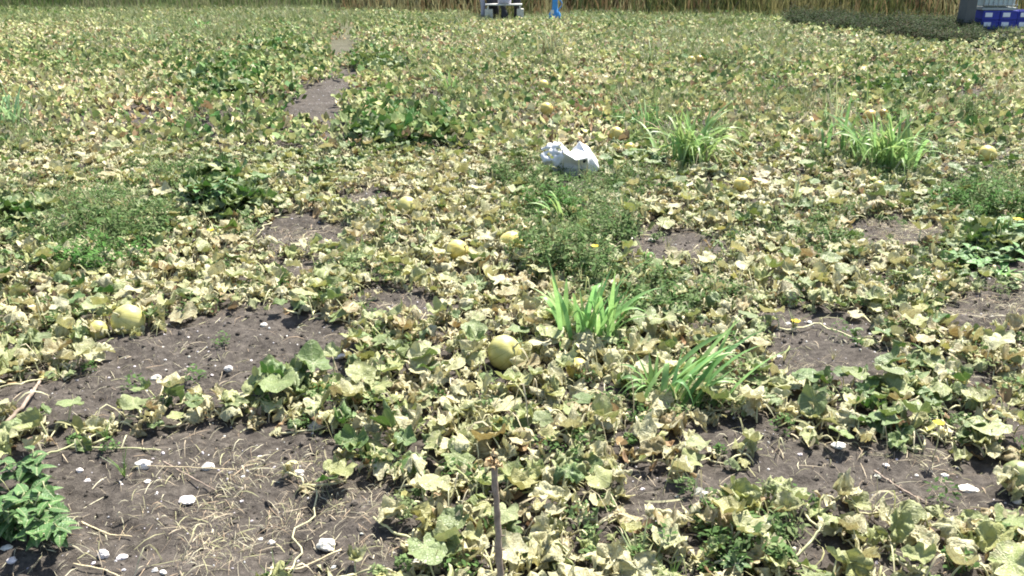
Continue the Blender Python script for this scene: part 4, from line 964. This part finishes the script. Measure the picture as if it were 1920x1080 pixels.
# ------------------------------------------------------------------ the white plastic bag
def bag():
    x0, y0 = ground_at(1075, 332); root = empty('plastic_bag', (x0,y0,H(x0,y0))); tag(root, 'torn white plastic bag lying open among the vines, its near side in shade', 'plastic bag')
    dep = y0*math.cos(TR)+CAM_H*math.sin(TR); pm = F/dep*1.0
    m, t, out = mat('white_plastic'); tc = N(t, 'ShaderNodeTexCoord'); n = noise(t, tc.outputs['Object'], 25, 4); prin(t, out, (.64,.635,.62), .5, .2, bump(t, n, .3, .006))
    def X(u): return (u-1075)/pm
    def Zv(v): return (330-v)/pm/.80
    def sheet(name, rows, seed, amp=.006, thick=.002):
        """rows of control points (x, y, z) -> a subdivided, crinkled sheet"""
        A = np.array(rows, float); a, b = A.shape[:2]; na, nb = 20, 20
        S, T = np.linspace(0,a-1,na), np.linspace(0,b-1,nb)
        G = np.zeros((na,nb,3))
        for k_ in range(3):
            tmp = np.stack([np.interp(S, np.arange(a), A[:,j,k_]) for j in range(b)], 1); G[:,:,k_] = np.stack([np.interp(T, np.arange(b), tmp[i]) for i in range(na)])
        fx = G[:,:,0]*30; fz = G[:,:,2]*30+G[:,:,1]*22
        G[:,:,1] += amp*(vnoise(fx,fz,seed)-.5)*2+amp*.6*(vnoise(fx*2.3,fz*2.3,seed+1)-.5)*2; G[:,:,2] += amp*(vnoise(fx*1.3+9,fz*1.3,seed+2)-.5)*1.4; G[:,:,0] += amp*.5*(vnoise(fx+31,fz,seed+3)-.5)*2
        i = np.arange(na-1)[:,None]*nb; j = np.arange(nb-1)[None]; q = np.stack([i+j,i+j+1,i+nb+j+1,i+nb+j],-1).reshape(-1,4)
        keep = np.ones(len(q), bool)
        return G.reshape(-1,3), q, keep
    def put(name, V, q):
        o = link(name, mesh(name, V, q, m), root); md = o.modifiers.new('thickness','SOLIDIFY'); md.thickness = .002; return o
    g = -.05
    # near side, leaning back over its top: shaded
    V,q,_ = sheet('f', [[(X(1056),.0,Zv(330)+g),(X(1078),-.01,Zv(330)+g),(X(1103),.0,Zv(330)+g)],[(X(1055),-.06,Zv(307)),(X(1078),-.065,Zv(311)),(X(1100),-.06,Zv(311))],[(X(1055),-.13,Zv(290)),(X(1077),-.13,Zv(301)),(X(1098),-.13,Zv(298))]], 61, .003)
    put('near_side', V, q)
    # sunlit top folding back from that edge with two raised corners
    V,q,_ = sheet('t', [[(X(1055),-.13,Zv(290)),(X(1077),-.13,Zv(301)),(X(1098),-.13,Zv(298))],[(X(1054),.0,Zv(287)),(X(1072),.03,Zv(299)),(X(1095),.03,Zv(289))],[(X(1051),.05,Zv(281)),(X(1070),.12,Zv(299)),(X(1086),.10,Zv(282))]], 71, .004)
    put('top_side', V, q)
    # flap spreading down to the ground
    V,q,_ = sheet('r', [[(X(1098),-.13,Zv(298)),(X(1092),.02,Zv(289)),(X(1086),.10,Zv(282))],[(X(1101),-.03,Zv(314)),(X(1108),.02,Zv(302)),(X(1104),.10,Zv(290))],[(X(1105),-.0,Zv(330)+g*.4),(X(1124),.04,Zv(322)),(X(1122),.12,Zv(312))]], 81, .004)
    put('side_flap', V, q)
    # crumpled torn end
    V,q,_ = sheet('l', [[(X(1051),.06,Zv(281)),(X(1054),.0,Zv(289)),(X(1055),-.10,Zv(296)),(X(1056),0,Zv(332))],[(X(1040),.08,Zv(283)),(X(1040),.0,Zv(292)),(X(1042),-.05,Zv(305)),(X(1044),-.02,Zv(328))],[(X(1025),.10,Zv(288)),(X(1024),.03,Zv(294)),(X(1026),-.02,Zv(304)),(X(1030),.0,Zv(318))],[(X(1014),.12,Zv(294)),(X(1012),.06,Zv(298)),(X(1014),.03,Zv(306)),(X(1020),.0,Zv(314))]], 91, .020)
    c = V[q].mean(1); keep = vnoise(c[:,0]*34, c[:,2]*34+c[:,1]*20, 99) < .74
    put('torn_end', V, q[keep])
    mb = MB(); a = np.linspace(0,2*np.pi,17)[:-1]  # filled black disc and rim: painted darkness of the handle hole
    V = np.stack([X(1093)+.013*np.cos(a), -.120+0*a, Zv(303)+.012*np.sin(a)+.006*np.cos(a)],-1); mb.add(np.vstack([V,[[X(1093),-.118,Zv(303)]]]), [(i,(i+1)%16,16) for i in range(16)])
    V2 = V+np.array([0,.01,0]); mb.add(np.vstack([V,V2]), [(i,(i+1)%16,16+(i+1)%16,16+i) for i in range(16)])
    mb.build('painted_hole', plain('hole_shade_black', (.02,.02,.02), .7), root)
bag()

# ------------------------------------------------------------------ far end: bench, blue can, crates, cage, bank, tall grass
def px_at(u, v):
    x, y = ground_at(u, v); return x, y, F/(y*math.cos(TR)+CAM_H*math.sin(TR))
M_whitep = plain('dirty_white_paint', (.62,.60,.54), .6, .15, 8)
M_block = plain('pale_concrete', (.55,.53,.45), .85, .2, 12)
M_dark = plain('dark_cloth', (.035,.035,.04), .9, .3, 14)
M_grey = plain('lilac_grey_cloth', (.42,.40,.46), .85, .15, 6)
def bench():
    x, y, p = px_at(944, 36); root = empty('garden_bench', (x,y,0)); tag(root, 'low white bench on two pale blocks before the tall dry grass', 'bench')
    f = lambda u: (u-944)/p
    mb = MB(); mb.box((f(910),-.02,.36),(f(979),.30,.40)); mb.build('seat', M_whitep, root, False, .008)
    for a, b, h in ((909,924,.26),(969,982,.27)):
        mb = MB(); mb.box((f(a),.0,-.02),(f(b),.26,h)); mb.build('block', M_block, root, False, .012)
    for a in (915, 975):
        mb = MB(); mb.box((f(a)-.02,.02,.26),(f(a)+.02,.24,.36)); mb.build('leg', M_whitep, root, False, .004)
    b = MB(); n = 10
    s = np.linspace(0,1,n)[:,None]; b.tube(np.hstack([f(945)+.02*np.sin(5*s), -.03+0*s, .02+.33*s]), .085+.015*np.sin(np.linspace(0,6,n)), 10)
    o = b.build('dark_bag', M_dark); o.location = (x, y-.06, 0); tag(o, 'dark bag hanging down in front of the white bench', 'bag')
    b = MB(); s = np.linspace(0,1,n); b.tube(np.stack([f(946)+0*s, .13+0*s, .40+.42*s],-1), .15+.04*np.sin(s*4+.6)-.04*s, 12)
    o = b.build('grey_sack', M_grey); o.location = (x, y, 0); tag(o, 'lilac grey sack standing on the white bench', 'sack')
    for (u0, u1, h) in ((899,909,.62),(910,935,.66),(962,978,.60)):
        b = MB(); c = f((u0+u1)/2); r = (u1-u0)/2/p; s = np.linspace(0,1,8)
        b.tube(np.stack([c+.02*np.sin(6*s),.48+0*s,-.02+h*1.4*s],-1), r*(1-.15*s), 10)
        lab = {899:'slim greyish post standing just off the bench end',910:'dark upright drum behind the near block of the bench',962:'dark narrow drum behind the plain end of the bench'}[u0]
        o = b.build('post' if u0 == 899 else 'drum', M_grey if u0 == 899 else M_dark); o.location = (x,y,0); tag(o, lab, 'post' if u0 == 899 else 'drum')
bench()
def blue_can():
    x, y, p = px_at(1040, 40); root = empty('watering_can', (x,y,0)); tag(root, 'bright blue plastic can with a long neck before the tall dry grass', 'can')
    m = plain('blue_plastic', (.05,.25,.55), .4, .12, 9, .4)
    prof = [(.0,.0),(.13,.0),(.165,.03),(.17,.14),(.15,.22),(.10,.28),(.075,.33),(.07,.5),(.075,.62),(.0,.62)]
    n = 20; V = []; 
    for r_, z in prof:
        for j in range(n): a = 2*np.pi*j/n; V.append((max(r_,.001)*np.cos(a), max(r_,.001)*.8*np.sin(a), z-.01))
    q = [(i*n+j,i*n+(j+1)%n,(i+1)*n+(j+1)%n,(i+1)*n+j) for i in range(len(prof)-1) for j in range(n)]
    link('body', mesh('body', V, q, m), root)
    mb = MB(); s = np.linspace(0,1,10); mb.tube(np.stack([.07+.12*np.sin(np.pi*s), 0*s, .28+.32*s],-1), .014, 8); mb.build('handle', m, root)
    mb = MB(); mb.box((-.12,-.145,.20),(-.03,-.125,.30)); mb.build('white_label', M_whitep, root, False, .005)
blue_can()
def crates():
    x, y, p = px_at(1838, 55); m = plain('blue_crate_plastic', (.035,.05,.36), .45, .15, 8, .4); mw = plain('white_crate_handle', (.8,.8,.82), .5, .05, 8)
    w = 33/p; h = 17/p; g = .02
    names = {0:'first column, closest to the weedy bank shade',1:'middle column under the cage',2:'last column, cut by the picture edge'}
    for cidx in range(4):
        for row in range(2):
            if cidx == 3 : continue
            root = empty('crate', (x+cidx*w, y, row*h)); tag(root, ('upper' if row else 'lower')+' blue crate with white handle pieces, '+names[cidx], 'crate', 'blue crates stacked at the far bank')
            x1 = w-g; t_ = .02; D = .55
            for nm, a, b in (('near_side',(0,0,0),(x1,t_,h-.01)),('far_side',(0,D-t_,0),(x1,D,h-.01)),('end_panel',(0,t_+.002,.0),(t_,D-t_-.002,h-.01)),('end_panel',(x1-t_,t_+.002,0),(x1,D-t_-.002,h-.01)),('base',(t_+.002,t_+.002,.002),(x1-t_-.002,D-t_-.002,.015))):
                mb = MB(); mb.box(a, b); mb.build(nm, m, root, False, .003)
            mb = MB()
            for zz in (.02, h-.04): mb.box((-.004,-.012,zz),(x1+.004,-.002,zz+.018))
            for k_ in range(7): mb.box((.02+k_*(x1-.05)/6,-.008,.04),(.03+k_*(x1-.05)/6,-.002,h-.045))
            mb.build('rib', m, root, False)
            mb = MB(); mb.box((x1*.12,-.024,h*.30),(x1*.55,-.010,h*.30+.10)); mb.build('handle_piece', mw, root, False, .006)
    # wire cage bin on top
    root = empty('cage_container', (x-.02, y, 2*h+.003)); tag(root, 'pale grey caged bulk container standing on the blue crates', 'container')
    mp = plain('milky_plastic', (.50,.58,.56), .4, .08, 5, .4); mm = plain('galvanised_bar', (.55,.55,.55), .45, .1, 20, .5, 0, .6)
    cw, D = 62/p, .54; Ht = .9
    mb = MB(); mb.box((.03,.03,.08),(cw-.03,D-.03,Ht-.02)); mb.build('tank', mp, root, False, .03)
    mb = MB(); mb.box((-.02,0,0),(cw+.02,D,.06)); mb.build('base', plain('grey_base', (.35,.38,.37), .6), root, False, .008)
    for k_ in range(8):
        mb = MB(); xx = .0+k_*cw/7; mb.tube([(xx,.0,.06),(xx,.0,Ht)], .009, 6); mb.build('bar', mm, root)
    for zz in (.12,.3,.5,.7,.88):
        mb = MB(); mb.tube([(-.01,-.018,zz),(cw+.01,-.018,zz)], .009, 6); mb.build('bar', mm, root)
    x2, y2, p2 = px_at(1818, 58)
    root = empty('grey_bin', (x2-.02, y2+.3, 0)); tag(root, 'dark grey bin standing beside the crates above the weedy bank', 'bin')
    mg = plain('dark_grey_plastic', (.12,.12,.11), .6, .15, 6)
    mb = MB(); mb.box((0,0,.0),(.25,.4,1.1)); mb.build('body', mg, root, False, .02)
    mb = MB(); mb.box((-.015,-.015,1.103),(.285,.515,1.15)); mb.build('lid', mg, root, False, .015)
crates()

def bank():
    """dark low weeds along the far edge"""
    n = 5200; uu = rng.uniform(1480,1990,n); t = (uu-1480)/440; vv = 44+34*t+rng.uniform(-1,1,n)*(9+14*t)
    k = ~((uu > 1832) & (vv < 66)); uu, vv = uu[k], vv[k]
    pts = np.array([ground_at(a, b) for a, b in zip(uu, vv)]); hs = rng.uniform(.12,.44,len(pts))*(.3+1.4*vnoise(pts[:,0]/.8, pts[:,1]/.8, 66))*np.where(uu > 1832, .35, 1)
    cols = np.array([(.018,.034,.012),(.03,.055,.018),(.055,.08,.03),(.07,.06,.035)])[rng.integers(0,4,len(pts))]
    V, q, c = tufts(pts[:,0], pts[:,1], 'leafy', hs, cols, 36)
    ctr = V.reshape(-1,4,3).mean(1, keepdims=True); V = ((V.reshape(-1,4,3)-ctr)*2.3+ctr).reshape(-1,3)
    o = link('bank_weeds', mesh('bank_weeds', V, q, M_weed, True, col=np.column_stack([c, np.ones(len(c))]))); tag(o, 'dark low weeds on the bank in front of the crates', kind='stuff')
bank()
def tall_grass():
    n = 26000; y = 27.5+7*rng.random(n)**.8; x = rng.uniform(-1,1,n)*(y*.62+1); y0_ = y.copy()
    u, v = uv_of(x, y); y = y-np.clip((u-650)/1000,0,1)*3.4+1.6*(vnoise(x/1.7,x*0,12)-.5)
    k = ~((np.abs(u-1870) < 60) & (y < 26)); x, y, u, y0_ = x[k], y[k], u[k], y0_[k]; n = len(x)
    left = u < 640
    fr_ = np.clip((y0_-27.5)/3.5,.12,1); Ht = np.where(left, rng.uniform(.7,1.4,n), rng.uniform(1.4,2.6,n))*fr_*(.7+.6*vnoise(x/.8,y/.8,14)); w = rng.uniform(.008,.022,n); a = rng.uniform(-1,1,n)
    pal = np.array([(.20,.18,.075),(.11,.12,.04),(.07,.09,.03),(.20,.14,.07),(.28,.26,.13)]); pl = np.array([(.18,.22,.09),(.14,.20,.07),(.24,.25,.12),(.20,.20,.11),(.11,.16,.05)])
    zone = vnoise(x/1.1, np.zeros(n), 8); ki = np.clip((zone*5+rng.normal(0,.9,n)).astype(int),0,4)
    c = np.where(left[:,None], pl[ki], pal[ki])*rng.uniform(.6,1.2,(n,1))
    P = []; bend = rng.normal(0,.22,n)*Ht
    for s_, k_ in ((0,1),(.4,1),(.75,.7),(1,.2)):
        cx = x+bend*s_**2; P += [np.stack([cx-w*k_*np.cos(a), y-w*k_*np.sin(a), Ht*s_-.02],-1), np.stack([cx+w*k_*np.cos(a), y+w*k_*np.sin(a), Ht*s_-.02],-1)]
    V = np.stack(P,1).reshape(-1,3); q = np.array([(0,1,3,2),(2,3,5,4),(4,5,7,6)])
    o = link('tall_dry_grass', mesh('tall_dry_grass', V, (q[None]+np.arange(n)[:,None,None]*8).reshape(-1,4), M_grass, True, col=np.repeat(np.column_stack([c,np.ones(n)]),8,0)))
    tag(o, 'tall olive and brown dry grass closing the field behind', kind='stuff')
    x, y = scatter(23, 30, .13); u, v = uv_of(x, y); k = (rng.random(len(x)) < .8) & ~((u > 1500) & (v > 30)) & ~((np.abs(u-975) < 95) & (v > 28)); x, y = x[k], y[k]
    V, q, c = tufts(x, y, 'grass', rng.uniform(.08,.30,len(x)), np.array([(.2,.25,.1),(.27,.28,.13),(.15,.2,.07)])[rng.integers(0,3,len(x))], 16)
    tag(link('margin_grass', mesh('margin_grass', V, q, M_grass, True, col=np.column_stack([c,np.ones(len(c))]))), 'olive green rough grass along the far margin of the field', kind='stuff')
tall_grass()
